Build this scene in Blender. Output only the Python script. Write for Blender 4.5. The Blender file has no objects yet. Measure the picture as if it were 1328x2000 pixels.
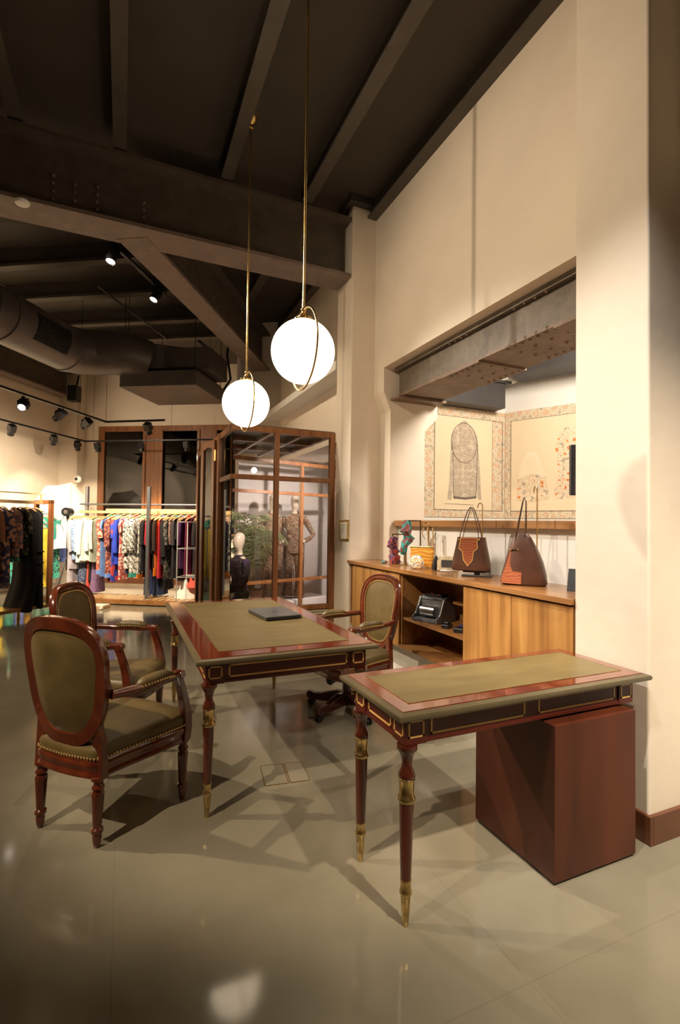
import bpy, math, random
from math import sin, cos, pi, radians, atan2, sqrt, hypot
from mathutils import Vector, Matrix

S = bpy.context.scene
COL = S.collection

# ---------------------------------------------------------------- camera
YAW, PIT, ROL, FPX, EYE = 0.414648, 0.0229403, 0.0132758, 965.565, 1.43
_f = Vector((sin(YAW)*cos(PIT), cos(YAW)*cos(PIT), sin(PIT)))
_r = Vector((cos(YAW), -sin(YAW), 0)); _u = _r.cross(_f)
_R = _r*cos(ROL) + _u*sin(ROL); _U = _u*cos(ROL) - _r*sin(ROL)
cd = bpy.data.cameras.new('camera'); cam = bpy.data.objects.new('camera', cd); COL.objects.link(cam)
cd.sensor_fit = 'HORIZONTAL'; cd.sensor_width = 36; cd.lens = FPX/1328*36
cd.clip_start = 0.05
m = Matrix.Identity(4)
for i in range(3):
    m[i][0] = _R[i]; m[i][1] = _U[i]; m[i][2] = -_f[i]
m[2][3] = EYE
cam.matrix_world = m
S.camera = cam
# ---------------------------------------------------------------- world and exposure
w = bpy.data.worlds.new('night'); S.world = w; w.use_nodes = True
w.node_tree.nodes['Background'].inputs[0].default_value = (0.012, 0.011, 0.012, 1)
w.node_tree.nodes['Background'].inputs[1].default_value = 1.0
S.view_settings.view_transform = 'Standard'; S.view_settings.look = 'None'
S.view_settings.gamma = 1; S.view_settings.use_curve_mapping = False
S.view_settings.exposure = 0.0
WARM = (1.0, 0.70, 0.40); WARM2 = (1.0, 0.80, 0.57)
# ---------------------------------------------------------------- wing axes (the rear wing is turned 31.8 degrees)
WA = radians(31.83)
WU = Vector((cos(WA), -sin(WA), 0)); WV = Vector((sin(WA), cos(WA), 0))
def uv(u, v, z=0): return WU*u + WV*v + Vector((0, 0, z))

# ---------------------------------------------------------------- lights
def spot_light(name, loc, target, energy, size=60, blend=0.6, col=WARM2, rad=0.05, parent=None):
    l = bpy.data.lights.new(name, 'SPOT'); l.energy = energy; l.color = col
    l.spot_size = radians(size); l.spot_blend = blend; l.shadow_soft_size = rad
    o = bpy.data.objects.new(name, l); COL.objects.link(o)
    o.location = loc
    o.rotation_euler = (Vector(target)-Vector(loc)).to_track_quat('-Z', 'Y').to_euler()
    return o
def area_light(name, loc, target, energy, sx, sy, col=WARM2):
    l = bpy.data.lights.new(name, 'AREA'); l.shape = 'RECTANGLE'; l.size = sx; l.size_y = sy; l.energy = energy; l.color = col
    o = bpy.data.objects.new(name, l); COL.objects.link(o); o.location = loc
    o.rotation_euler = (Vector(target)-Vector(loc)).to_track_quat('-Z', 'Y').to_euler()
    return o
# ceiling spots of the front room (unseen, no fixtures built; some added to brighten walls)
WHT = (1.0, 0.89, 0.76); FLR = (1.0, 0.835, 0.64)
spot_light('unseen_ceiling_spot', (-2.4, 0.7, 4.5), (1.3, 3.4, 0.0), 760, 37, 0.55, rad=0.03)
spot_light('unseen_ceiling_spot', (-3.1, 3.9, 4.3), (1.5, 2.9, 0.0), 620, 32, 0.4, rad=0.03)
spot_light('unseen_ceiling_spot', (1.5, -0.9, 4.4), (2.3, 1.0, 0.0), 1350, 54, 1.0, col=FLR)
spot_light('unseen_ceiling_spot', (-1.6, 2.6, 4.4), (2.5, 3.0, 2.9), 400, 80, 1.0)
spot_light('unseen_ceiling_spot', (-0.6, 5.45, 4.1), (2.5, 2.9, 1.1), 720, 52, 0.7, rad=0.03, col=WHT)
spot_light('unseen_ceiling_spot', (0.3, 0.9, 4.5), (2.2, 1.8, 1.3), 520, 42, 1.0, col=(1.0, 0.95, 0.87))

spot_light('unseen_ceiling_spot', (-0.8, 5.7, 4.4), (2.5, 6.3, 2.3), 300, 62, 1.0)  # added to brighten the cream wall above the vestibule
spot_light('unseen_wing_spot', uv(-6.2, 7.3, 3.3), uv(-5.4, 10.5, 3.5), 110, 75, 1.0)  # added uplight, lifts the wall above the tall windows
# ---------------------------------------------------------------- materials
MATS = {}
def _new(name):
    m = bpy.data.materials.new(name); m.use_nodes = True
    nt = m.node_tree; b = nt.nodes['Principled BSDF']; MATS[name] = m
    return m, nt, b
def _coord(nt, scale, kind='Object'):
    tc = nt.nodes.new('ShaderNodeTexCoord'); mp = nt.nodes.new('ShaderNodeMapping')
    mp.inputs['Scale'].default_value = scale
    nt.links.new(tc.outputs[kind], mp.inputs['Vector']); return mp.outputs['Vector']
def _ramp(nt, fac, stops, interp='LINEAR'):
    r = nt.nodes.new('ShaderNodeValToRGB'); r.color_ramp.interpolation = interp
    e = r.color_ramp.elements
    while len(e) < len(stops): e.new(0.5)
    for k, (p, c) in enumerate(stops):
        e[k].position = p; e[k].color = (*c, 1)
    nt.links.new(fac, r.inputs[0]); return r.outputs[0]
def _bump(nt, b, h, s, d=0.01):
    n = nt.nodes.new('ShaderNodeBump'); n.inputs['Strength'].default_value = s; n.inputs['Distance'].default_value = d
    nt.links.new(h, n.inputs['Height']); nt.links.new(n.outputs[0], b.inputs['Normal'])
def plain(name, c, rough=0.5, metal=0.0, var=0.12, scale=6, bump=0.0, coat=0.0, spec=0.5, ss=(1, 1, 1)):
    m, nt, b = _new(name)
    v = _coord(nt, tuple(scale*s for s in ss)); n = nt.nodes.new('ShaderNodeTexNoise'); n.inputs['Scale'].default_value = 1; n.inputs['Detail'].default_value = 5
    nt.links.new(v, n.inputs['Vector'])
    lo = tuple(x*(1-var) for x in c); hi = tuple(min(1, x*(1+var)) for x in c)
    nt.links.new(_ramp(nt, n.outputs[0], [(0.3, lo), (0.7, hi)]), b.inputs['Base Color'])
    b.inputs['Roughness'].default_value = rough; b.inputs['Metallic'].default_value = metal
    b.inputs['Coat Weight'].default_value = coat; b.inputs['Coat Roughness'].default_value = 0.08
    b.inputs['Specular IOR Level'].default_value = spec
    if bump: _bump(nt, b, n.outputs[0], bump)
    return m
def wood(name, c1, c2, rough=0.4, coat=0.0, scale=(18, 18, 1.2), c3=None):
    m, nt, b = _new(name)
    v = _coord(nt, scale); n = nt.nodes.new('ShaderNodeTexNoise'); n.inputs['Scale'].default_value = 1; n.inputs['Detail'].default_value = 8; n.inputs['Distortion'].default_value = 0.6
    nt.links.new(v, n.inputs['Vector'])
    st = [(0.32, c1), (0.68, c2)]
    if c3: st = [(0.3, c1), (0.5, c2), (0.72, c3)]
    nt.links.new(_ramp(nt, n.outputs[0], st), b.inputs['Base Color'])
    b.inputs['Roughness'].default_value = rough; b.inputs['Coat Weight'].default_value = coat; b.inputs['Coat Roughness'].default_value = 0.07
    return m
def pattern(name, kind, cols, scale=30, rough=0.8, ss=(1, 1, 1), base=None):
    """woven / printed cloth: voronoi cells, wave stripes, checker or noise blotches in several colours"""
    m, nt, b = _new(name); v = _coord(nt, tuple(scale*s for s in ss))
    k = len(cols); st = [((i+0.0)/k, c) for i, c in enumerate(cols)]
    if kind == 'voronoi':
        t = nt.nodes.new('ShaderNodeTexVoronoi'); t.inputs['Scale'].default_value = 1; nt.links.new(v, t.inputs['Vector'])
        sp = nt.nodes.new('ShaderNodeSeparateColor'); nt.links.new(t.outputs['Color'], sp.inputs[0]); out = sp.outputs[0]
    elif kind == 'dots':
        t = nt.nodes.new('ShaderNodeTexVoronoi'); t.inputs['Scale'].default_value = 1; nt.links.new(v, t.inputs['Vector']); out = t.outputs['Distance']
        t.inputs['Randomness'].default_value = 0.6
        st = [(i/k*0.9, c) for i, c in enumerate(cols)]
    elif kind == 'floral':
        nz = nt.nodes.new('ShaderNodeTexNoise'); nz.inputs['Scale'].default_value = 3.2; nz.inputs['Detail'].default_value = 2; nt.links.new(v, nz.inputs['Vector'])
        mx = nt.nodes.new('ShaderNodeMix'); mx.data_type = 'VECTOR'; mx.inputs[0].default_value = 0.42
        nt.links.new(v, mx.inputs[4]); nt.links.new(nz.outputs['Color'], mx.inputs[5])
        t = nt.nodes.new('ShaderNodeTexVoronoi'); t.inputs['Scale'].default_value = 1.7; t.inputs['Randomness'].default_value = 0.55; nt.links.new(mx.outputs[1], t.inputs['Vector']); out = t.outputs['Distance']
        st = list(zip((0.0, 0.16, 0.21, 0.34, 0.39, 0.50, 0.55, 0.64), cols))
    elif kind == 'wave':
        t = nt.nodes.new('ShaderNodeTexWave'); t.inputs['Scale'].default_value = 1; t.inputs['Distortion'].default_value = 7; t.inputs['Detail'].default_value = 2; t.bands_direction = 'Z'; nt.links.new(v, t.inputs['Vector']); out = t.outputs[0]
    elif kind == 'zigzag':
        t = nt.nodes.new('ShaderNodeTexWave'); t.wave_type = 'BANDS'; t.bands_direction = 'DIAGONAL'; t.inputs['Scale'].default_value = 1; t.inputs['Distortion'].default_value = 8; t.inputs['Detail Scale'].default_value = 3; nt.links.new(v, t.inputs['Vector']); out = t.outputs[0]
    else:
        t = nt.nodes.new('ShaderNodeTexNoise'); t.inputs['Scale'].default_value = 1; t.inputs['Detail'].default_value = 3; nt.links.new(v, t.inputs['Vector']); out = t.outputs[0]
        st = [(0.25+0.5*i/k, c) for i, c in enumerate(cols)]
    nt.links.new(_ramp(nt, out, st, 'CONSTANT'), b.inputs['Base Color'])
    b.inputs['Roughness'].default_value = rough
    return m
def glassmat(name, tint=(0.93, 0.95, 0.93), refl=1.0):
    m, nt, b = _new(name); nt.nodes.remove(b)
    tr = nt.nodes.new('ShaderNodeBsdfTransparent'); tr.inputs[0].default_value = (*tint, 1)
    gl = nt.nodes.new('ShaderNodeBsdfGlossy'); gl.inputs['Roughness'].default_value = 0.01
    fr = nt.nodes.new('ShaderNodeFresnel'); fr.inputs[0].default_value = 1.5
    mu = nt.nodes.new('ShaderNodeMath'); mu.operation = 'MULTIPLY'; mu.inputs[1].default_value = refl
    mx = nt.nodes.new('ShaderNodeMixShader')
    nt.links.new(fr.outputs[0], mu.inputs[0]); nt.links.new(mu.outputs[0], mx.inputs[0])
    nt.links.new(tr.outputs[0], mx.inputs[1]); nt.links.new(gl.outputs[0], mx.inputs[2])
    nt.links.new(mx.outputs[0], nt.nodes['Material Output'].inputs[0])
    return m
def emit(name, c, s):
    m, nt, b = _new(name)
    b.inputs['Base Color'].default_value = (0.8, 0.8, 0.8, 1)
    b.inputs['Emission Color'].default_value = (*c, 1); b.inputs['Emission Strength'].default_value = s
    return m
def plaster(name, c, s=1.6):
    m, nt, b = _new(name)
    v = _coord(nt, (1, 1, 1)); n = nt.nodes.new('ShaderNodeTexNoise'); n.inputs['Scale'].default_value = s; n.inputs['Detail'].default_value = 9; n.inputs['Roughness'].default_value = 0.62
    nt.links.new(v, n.inputs['Vector'])
    nt.links.new(_ramp(nt, n.outputs[0], [(0.35, tuple(x*0.93 for x in c)), (0.62, c)]), b.inputs['Base Color'])
    b.inputs['Roughness'].default_value = 0.62
    n2 = nt.nodes.new('ShaderNodeTexNoise'); n2.inputs['Scale'].default_value = 9; n2.inputs['Detail'].default_value = 4; nt.links.new(v, n2.inputs['Vector'])
    _bump(nt, b, n2.outputs[0], 0.12, 0.02)
    return m
def concrete(name):
    m, nt, b = _new(name)
    v = _coord(nt, (1, 1, 1)); n = nt.nodes.new('ShaderNodeTexNoise'); n.inputs['Scale'].default_value = 1.3; n.inputs['Detail'].default_value = 10; n.inputs['Roughness'].default_value = 0.6
    nt.links.new(v, n.inputs['Vector'])
    base = _ramp(nt, n.outputs[0], [(0.3, (0.195, 0.176, 0.126)), (0.7, (0.262, 0.238, 0.176))])
    br = nt.nodes.new('ShaderNodeTexBrick'); br.offset = 0.0; br.inputs['Scale'].default_value = 1.0
    br.inputs['Brick Width'].default_value = 1.2; br.inputs['Row Height'].default_value = 1.2; br.inputs['Mortar Size'].default_value = 0.0022
    br.inputs['Color1'].default_value = (1, 1, 1, 1); br.inputs['Color2'].default_value = (0.97, 0.97, 0.965, 1); br.inputs['Mortar'].default_value = (0.87, 0.86, 0.84, 1)
    nt.links.new(v, br.inputs['Vector'])
    mx = nt.nodes.new('ShaderNodeMix'); mx.data_type = 'RGBA'; mx.blend_type = 'MULTIPLY'; mx.inputs[0].default_value = 1
    nt.links.new(base, mx.inputs[6]); nt.links.new(br.outputs[0], mx.inputs[7]); nt.links.new(mx.outputs[2], b.inputs['Base Color'])
    r = _ramp(nt, n.outputs[0], [(0.3, (0.07, 0.07, 0.07)), (0.7, (0.14, 0.14, 0.14))]); nt.links.new(r, b.inputs['Roughness'])
    b.inputs['Specular IOR Level'].default_value = 0.4
    return m
def steel_beam(name, c=(0.10, 0.085, 0.07), c2=(0.17, 0.145, 0.12), rough=0.55):
    m, nt, b = _new(name)
    v = _coord(nt, (1, 1, 1)); n = nt.nodes.new('ShaderNodeTexNoise'); n.inputs['Scale'].default_value = 7; n.inputs['Detail'].default_value = 8; n.inputs['Roughness'].default_value = 0.7
    nt.links.new(v, n.inputs['Vector'])
    nt.links.new(_ramp(nt, n.outputs[0], [(0.35, c), (0.7, c2)]), b.inputs['Base Color'])
    b.inputs['Roughness'].default_value = rough; b.inputs['Metallic'].default_value = 0.15
    _bump(nt, b, n.outputs[0], 0.15, 0.01)
    return m

concrete('floor'); plaster('plaster', (0.80, 0.70, 0.575)); plaster('white_wall', (0.80, 0.77, 0.71)); plaster('lilac_wall', (0.74, 0.68, 0.67))
plain('ceiling_paint', (0.062, 0.051, 0.040), 0.7, var=0.1, scale=2); plain('joist_paint', (0.085, 0.070, 0.056), 0.55, var=0.12, scale=5)
steel_beam('girder', (0.085, 0.068, 0.052), (0.135, 0.110, 0.088)); steel_beam('flange', (0.17, 0.125, 0.105), (0.24, 0.18, 0.15)); steel_beam('riveted', (0.10, 0.078, 0.055), (0.19, 0.150, 0.110))
steel_beam('rusty_plate', (0.14, 0.088, 0.052), (0.24, 0.155, 0.095))
plain('dark_beam', (0.055, 0.048, 0.045), 0.5); plain('duct_metal', (0.125, 0.108, 0.10), 0.42, 0.3, scale=3); plain('grille', (0.02, 0.018, 0.017), 0.6)
plain('black_metal', (0.018, 0.017, 0.017), 0.4, 0.4); plain('black_plastic', (0.014, 0.014, 0.016), 0.32); plain('grey_plastic', (0.08, 0.08, 0.085), 0.3)
plain('silver', (0.6, 0.6, 0.6), 0.25, 1.0, var=0.05); plain('steel_bar', (0.30, 0.31, 0.33), 0.3, 0.8, var=0.05)
plain('brass', (0.72, 0.50, 0.20), 0.22, 1.0, var=0.15, scale=15); plain('nail_brass', (0.85, 0.62, 0.28), 0.38, 0.85, var=0.05); plain('old_brass', (0.56, 0.41, 0.18), 0.28, 1.0, var=0.3, scale=30)
wood('mahogany', (0.055, 0.010, 0.005), (0.115, 0.024, 0.009), 0.24, 0.5); wood('mahogany_y', (0.11, 0.014, 0.006), (0.18, 0.032, 0.012), 0.12, 0.8, (16, 1.5, 16))
wood('mahogany_x', (0.060, 0.0075, 0.004), (0.115, 0.016, 0.007), 0.38, 0.0, (2, 14, 14)); wood('pedestal_wood', (0.052, 0.0105, 0.0045), (0.108, 0.0250, 0.0085), 0.42, 0.0, (5, 5, 1.0))
wood('chair_wood', (0.075, 0.013, 0.005), (0.15, 0.030, 0.010), 0.2, 0.7, (10, 10, 6)); wood('dark_chair_wood', (0.035, 0.009, 0.006), (0.07, 0.018, 0.010), 0.25, 0.6, (10, 10, 6))
wood('teak_z', (0.21, 0.085, 0.020), (0.42, 0.20, 0.055), 0.42, 0.15, (13, 13, 0.8), (0.55, 0.29, 0.09)); wood('teak_y', (0.24, 0.10, 0.030), (0.38, 0.18, 0.06), 0.3, 0.3, (9, 0.9, 9))
wood('frame_wood', (0.20, 0.070, 0.022), (0.34, 0.135, 0.045), 0.38, 0.2, (14, 14, 1)); wood('frame_wood_x', (0.20, 0.070, 0.022), (0.34, 0.135, 0.045), 0.38, 0.2, (2, 2, 14))
wood('hanger_wood', (0.55, 0.32, 0.13), (0.75, 0.50, 0.24), 0.4, 0.2, (10, 10, 10)); wood('rail_wood', (0.50, 0.32, 0.14), (0.68, 0.47, 0.24), 0.45, 0, (3, 3, 20))
plain('baseboard', (0.115, 0.037, 0.015), 0.35, coat=0.2)
plain('olive_leather', (0.118, 0.082, 0.028), 0.45, var=0.30, scale=5, bump=0.06); plain('desk_leather', (0.165, 0.124, 0.050), 0.40, var=0.16, scale=7, ss=(0.6, 2, 1)); plain('edge_leather', (0.12, 0.095, 0.050), 0.38, var=0.1)
plain('inlay', (0.80, 0.48, 0.15), 0.35); plain('white_plastic', (0.8, 0.78, 0.72), 0.4, var=0.03)
glassmat('glass', (0.985, 0.985, 0.98)); glassmat('dark_glass', (0.5, 0.48, 0.45), 1.3); glassmat('acrylic', (0.96, 0.97, 0.97), 1.0)
def opal():
    m, nt, b = _new('opal'); b.inputs['Base Color'].default_value = (0.9, 0.88, 0.84, 1); b.inputs['Roughness'].default_value = 0.15
    b.inputs['Emission Color'].default_value = (1.0, 0.80, 0.56, 1); b.inputs['Emission Strength'].default_value = 7
opal()
emit('lens_lit', (1.0, 0.86, 0.72), 8); plain('lens_dark', (0.03, 0.03, 0.03), 0.15)
plain('bag_leather', (0.10, 0.042, 0.026), 0.33, var=0.18, scale=12, bump=0.05); plain('strap_leather', (0.085, 0.036, 0.022), 0.35)
pattern('embroidery', 'wave', [(0.30, 0.05, 0.02), (0.50, 0.16, 0.04), (0.16, 0.05, 0.04), (0.42, 0.13, 0.04)], 16)
pattern('orange_weave', 'wave', [(0.70, 0.22, 0.02), (0.85, 0.40, 0.04), (0.30, 0.24, 0.06), (0.9, 0.50, 0.06)], 10)
pattern('flower_purse', 'voronoi', [(0.85, 0.80, 0.7), (0.75, 0.30, 0.05), (0.15, 0.30, 0.55), (0.85, 0.62, 0.25), (0.9, 0.85, 0.75)], 110)
pattern('cream_clutch', 'noise', [(0.62, 0.52, 0.36), (0.72, 0.62, 0.44), (0.50, 0.42, 0.30)], 12)
pattern('scarf_red', 'noise', [(0.30, 0.03, 0.05), (0.45, 0.08, 0.07), (0.07, 0.05, 0.13), (0.55, 0.16, 0.16)], 22); pattern('scarf_teal', 'noise', [(0.03, 0.10, 0.12), (0.03, 0.36, 0.33), (0.30, 0.07, 0.08), (0.08, 0.10, 0.08)], 25)
pattern('floral_border', 'floral', [(0.60,0.34,0.18),(0.74,0.62,0.46),(0.64,0.42,0.26),(0.42,0.35,0.25),(0.74,0.61,0.44),(0.50,0.42,0.30),(0.72,0.59,0.42),(0.45,0.37,0.26)], 9)
plain('print_paper', (0.76, 0.62, 0.42), 0.8, var=0.04, scale=2); plain('ink', (0.16, 0.13, 0.11), 0.8)
pattern('coat_print', 'floral', [(0.30,0.23,0.17),(0.60,0.49,0.36),(0.42,0.33,0.25),(0.62,0.51,0.38),(0.36,0.28,0.20),(0.63,0.52,0.38),(0.45,0.36,0.27),(0.60,0.50,0.36)], 13)
pattern('skirt_print', 'floral', [(0.62,0.20,0.05),(0.66,0.26,0.08),(0.76,0.64,0.46),(0.48,0.38,0.26),(0.78,0.67,0.50),(0.66,0.34,0.15),(0.78,0.67,0.50),(0.42,0.34,0.24)], 10); plain('pale_print', (0.78, 0.66, 0.47), 0.8, var=0.03)
plain('mannequin_skin', (0.72, 0.60, 0.47), 0.35, var=0.03); plain('white_cloth', (0.80, 0.78, 0.74), 0.8, var=0.05)
pattern('jumpsuit', 'voronoi', [(0.17, 0.09, 0.06), (0.34, 0.21, 0.13), (0.24, 0.13, 0.09), (0.40, 0.29, 0.18)], 45); pattern('kimono', 'noise', [(0.07, 0.035, 0.10), (0.025, 0.02, 0.025), (0.035, 0.025, 0.03), (0.13, 0.07, 0.17)], 7)
plain('palm_leaf', (0.22, 0.25, 0.12), 0.5, var=0.4, scale=4); plain('palm_stem', (0.30, 0.22, 0.12), 0.7); plain('terracotta', (0.30, 0.14, 0.08), 0.7)
plain('umbrella_cloth', (0.82, 0.80, 0.74), 0.7, var=0.02); plain('screen', (0.02, 0.02, 0.025), 0.15)
plain('phone_blue', (0.05, 0.06, 0.25), 0.25); plain('red_button', (0.6, 0.03, 0.03), 0.4); plain('paper', (0.72, 0.66, 0.54), 0.8)
def tuftmat():
    m, nt, b = _new('louvre_white'); b.inputs['Base Color'].default_value = (0.62, 0.55, 0.42, 1); b.inputs['Roughness'].default_value = 0.5
tuftmat()

# ---------------------------------------------------------------- mesh builder
class MB:
    def __init__(s): s.v = []; s.f = []
    def add(s, vs, fs):
        n = len(s.v); s.v += [tuple(p) for p in vs]; s.f += [tuple(i+n for i in f) for f in fs]; return s
    def box(s, x0, x1, y0, y1, z0, z1):
        return s.add([(x0,y0,z0),(x1,y0,z0),(x1,y1,z0),(x0,y1,z0),(x0,y0,z1),(x1,y0,z1),(x1,y1,z1),(x0,y1,z1)],
                     [(3,2,1,0),(4,5,6,7),(0,1,5,4),(1,2,6,5),(2,3,7,6),(3,0,4,7)])
    def hexa(s, lo, hi):   # lo, hi: four points each
        return s.add(list(lo)+list(hi), [(3,2,1,0),(4,5,6,7),(0,1,5,4),(1,2,6,5),(2,3,7,6),(3,0,4,7)])
    def bar(s, a, b, wd, h, up=(0,0,1)):      # rectangular bar between two points
        a = Vector(a); b = Vector(b); t = (b-a).normalized(); sd = t.cross(Vector(up))
        if sd.length < 1e-4: sd = t.cross(Vector((1,0,0)))
        sd.normalize(); u = sd.cross(t).normalized()
        c = [(-1,-1),(1,-1),(1,1),(-1,1)]
        return s.hexa([a+sd*(i*wd/2)+u*(j*h/2) for i, j in c], [b+sd*(i*wd/2)+u*(j*h/2) for i, j in c])
    def lathe(s, prof, c=(0,0,0), n=24, axis=None, cap=True):
        q = Vector((0,0,1)).rotation_difference(Vector(axis)) if axis else None
        base = len(s.v); c = Vector(c)
        for r, z in prof:
            for k in range(n):
                p = Vector((r*cos(2*pi*k/n), r*sin(2*pi*k/n), z))
                if q: p = q @ p
                s.v.append(tuple(p+c))
        for i in range(len(prof)-1):
            for k in range(n):
                k2 = (k+1) % n
                s.f.append((base+i*n+k, base+i*n+k2, base+(i+1)*n+k2, base+(i+1)*n+k))
        if cap:
            s.f.append(tuple(base+k for k in range(n-1, -1, -1))); s.f.append(tuple(base+(len(prof)-1)*n+k for k in range(n)))
        return s
    def tube(s, pts, r, n=8, closed=False, flat=None):
        """tube along a path; r a number or a list; flat=(w,h) makes an elliptical strap"""
        pts = [Vector(p) for p in pts]; N = len(pts); base = len(s.v)
        t0 = (pts[1]-pts[0]).normalized(); up = Vector((0,0,1))
        if abs(t0.dot(up)) > 0.95: up = Vector((1,0,0))
        nrm = (up - t0*up.dot(t0)).normalized()
        for i, p in enumerate(pts):
            a = pts[i-1] if (i > 0 or closed) else p; b = pts[(i+1) % N] if (i < N-1 or closed) else p
            t = (b-a).normalized(); nrm = (nrm - t*nrm.dot(t)).normalized(); bn = t.cross(nrm)
            rr = r[i] if isinstance(r, (list, tuple)) else r
            for k in range(n):
                an = 2*pi*k/n
                if flat: q = nrm*(flat[0]*cos(an)) + bn*(flat[1]*sin(an))
                else: q = (nrm*cos(an) + bn*sin(an))*rr
                s.v.append(tuple(p+q))
        M = N if closed else N-1
        for i in range(M):
            j = (i+1) % N
            for k in range(n):
                k2 = (k+1) % n
                s.f.append((base+i*n+k, base+i*n+k2, base+j*n+k2, base+j*n+k))
        if not closed:
            s.f.append(tuple(base+k for k in range(n-1, -1, -1))); s.f.append(tuple(base+(N-1)*n+k for k in range(n)))
        return s
    def sweep(s, pts, prof, nrms, closed=True):
        """sweep a 2D profile [(a,b)] along pts; nrms gives for each point the pair of axes"""
        base = len(s.v); n = len(prof); N = len(pts)
        for p, (A, B) in zip(pts, nrms):
            for a, b in prof: s.v.append(tuple(Vector(p)+A*a+B*b))
        for i in range(N if closed else N-1):
            j = (i+1) % N
            for k in range(n):
                k2 = (k+1) % n
                s.f.append((base+i*n+k, base+i*n+k2, base+j*n+k2, base+j*n+k))
        if not closed:
            s.f.append(tuple(base+k for k in range(n-1, -1, -1))); s.f.append(tuple(base+(N-1)*n+k for k in range(n)))
        return s
    def prism(s, poly, z0, z1):
        n = len(poly)
        return s.add([(x,y,z0) for x, y in poly]+[(x,y,z1) for x, y in poly],
                     [tuple(range(n-1,-1,-1)), tuple(range(n, 2*n))]+[(k,(k+1)%n,n+(k+1)%n,n+k) for k in range(n)])
    def extrude(s, pts, d):     # planar loop of 3D points extruded by a vector
        n = len(pts); d = Vector(d); pts = [Vector(p) for p in pts]
        return s.add(pts+[p+d for p in pts], [tuple(range(n-1,-1,-1)), tuple(range(n, 2*n))]+[(k,(k+1)%n,n+(k+1)%n,n+k) for k in range(n)])
    def rings(s, rings, cap=True):
        base = len(s.v); n = len(rings[0])
        for r in rings: s.v += [tuple(p) for p in r]
        for i in range(len(rings)-1):
            for k in range(n):
                k2 = (k+1) % n
                s.f.append((base+i*n+k, base+i*n+k2, base+(i+1)*n+k2, base+(i+1)*n+k))
        if cap:
            s.f.append(tuple(base+k for k in range(n-1,-1,-1))); s.f.append(tuple(base+(len(rings)-1)*n+k for k in range(n)))
        return s
    def sphere(s, c, r, n=10, m=6, sc=(1,1,1)):
        prof = [(max(1e-4, r*sin(pi*i/m)), -r*cos(pi*i/m)) for i in range(m+1)]
        b = len(s.v); s.lathe(prof, (0,0,0), n, cap=False)
        for k in range(b, len(s.v)):
            v = s.v[k]; s.v[k] = (c[0]+v[0]*sc[0], c[1]+v[1]*sc[1], c[2]+v[2]*sc[2])
        return s
    def xf(s, M):
        s.v = [tuple(M @ Vector(p)) for p in s.v]; return s
    def build(s, name, mat, parent=None, smooth=False, bevel=0.0, seg=2, angle=40):
        me = bpy.data.meshes.new(name); me.from_pydata(s.v, [], s.f); me.validate(); me.update()
        import bmesh
        bm = bmesh.new(); bm.from_mesh(me); bmesh.ops.recalc_face_normals(bm, faces=bm.faces); bm.to_mesh(me); bm.free()
        me.materials.append(MATS[mat] if isinstance(mat, str) else mat)
        o = bpy.data.objects.new(name, me); COL.objects.link(o)
        if parent: o.parent = parent
        if smooth:
            me.polygons.foreach_set('use_smooth', [True]*len(me.polygons)); me.set_sharp_from_angle(angle=radians(angle))
        if bevel:
            b = o.modifiers.new('bevel', 'BEVEL'); b.width = bevel; b.segments = seg; b.limit_method = 'ANGLE'; b.angle_limit = radians(35)
        return o
def tag(o, label, cat, group=None, kind=None):
    o['label'] = label; o['category'] = cat
    if group: o['group'] = group
    if kind: o['kind'] = kind
    return o
def thing(name, label, cat, loc=(0,0,0), rz=0, group=None):
    o = bpy.data.objects.new(name, None); COL.objects.link(o); o.empty_display_size = 0.1
    o.location = loc; o.rotation_euler = (0,0,rz); return tag(o, label, cat, group)
def struct(name, mb, mat, label=None, **k):
    o = mb.build(name, mat, **k); o['kind'] = 'structure'
    if label: o['label'] = label; o['category'] = name.split('_')[0]
    return o
def copy_tree(o, parent=None):
    c = o.copy(); COL.objects.link(c)
    if parent: c.parent = parent
    for ch in [x for x in COL.objects if x.parent == o]: copy_tree(ch, c)
    return c
def bx(*a): return MB().box(*a)
def ubox(u0, u1, v0, v1, z0, z1, mb=None):   # box aligned with the wing
    mb = mb or MB()
    q = [(u0,v0),(u1,v0),(u1,v1),(u0,v1)]
    return mb.hexa([uv(a,b,z0) for a,b in q], [uv(a,b,z1) for a,b in q])
UROT = -WA    # rotation that turns local x onto WU
# ================================================================= STRUCTURE
CEIL = 4.95
struct('floor', bx(-14, 7, -5, 16, -0.1, 0), 'floor', 'polished grey green concrete floor of the shop')
struct('ceiling', bx(-14, 7, -5, 16, CEIL, CEIL+0.12), 'ceiling_paint', 'dark brown painted high ceiling')
# right wall above and around the wide opening
mb = MB().box(2.495, 3.17, 1.5, 4.564, 3.08, CEIL)
mb.box(2.495, 3.6, -5, 1.95, 3.08, CEIL)
struct('wall_right', mb, 'plaster', 'cream plaster wall above the wide opening')
mb = MB(); poly = [(2.495, CEIL), (2.495, 2.83), (2.58, 2.63), (2.58, 0), (3.01, 0), (3.01, 2.45), (3.17, 2.60), (3.17, 2.755), (3.17, CEIL)]
mb.extrude([(x, 4.564, z) for x, z in poly], (0, 0.63, 0))
struct('trim_1', mb, 'plaster', 'plaster jamb with a chamfered corbel carrying the riveted beam')
mb = MB().box(2.495, 3.17, 5.194, 8.9, 2.47, CEIL)
struct('wall_right_rear', mb, 'plaster', 'cream wall above the glass vestibule')
def pier(name, x0, x1, y0, y1, top, label):
    return struct(name, bx(x0, x1, y0, y1, 0, top), 'plaster', label, bevel=0.012, seg=3)
pier('trim_2', 2.212, 2.62, 4.778, 5.171, 4.87, 'slim plaster pier between the vestibule and the opening')
pier('trim_3', 2.212, 4.2, 1.505, 1.913, CEIL, 'broad plaster pier beside the small desk')
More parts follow.
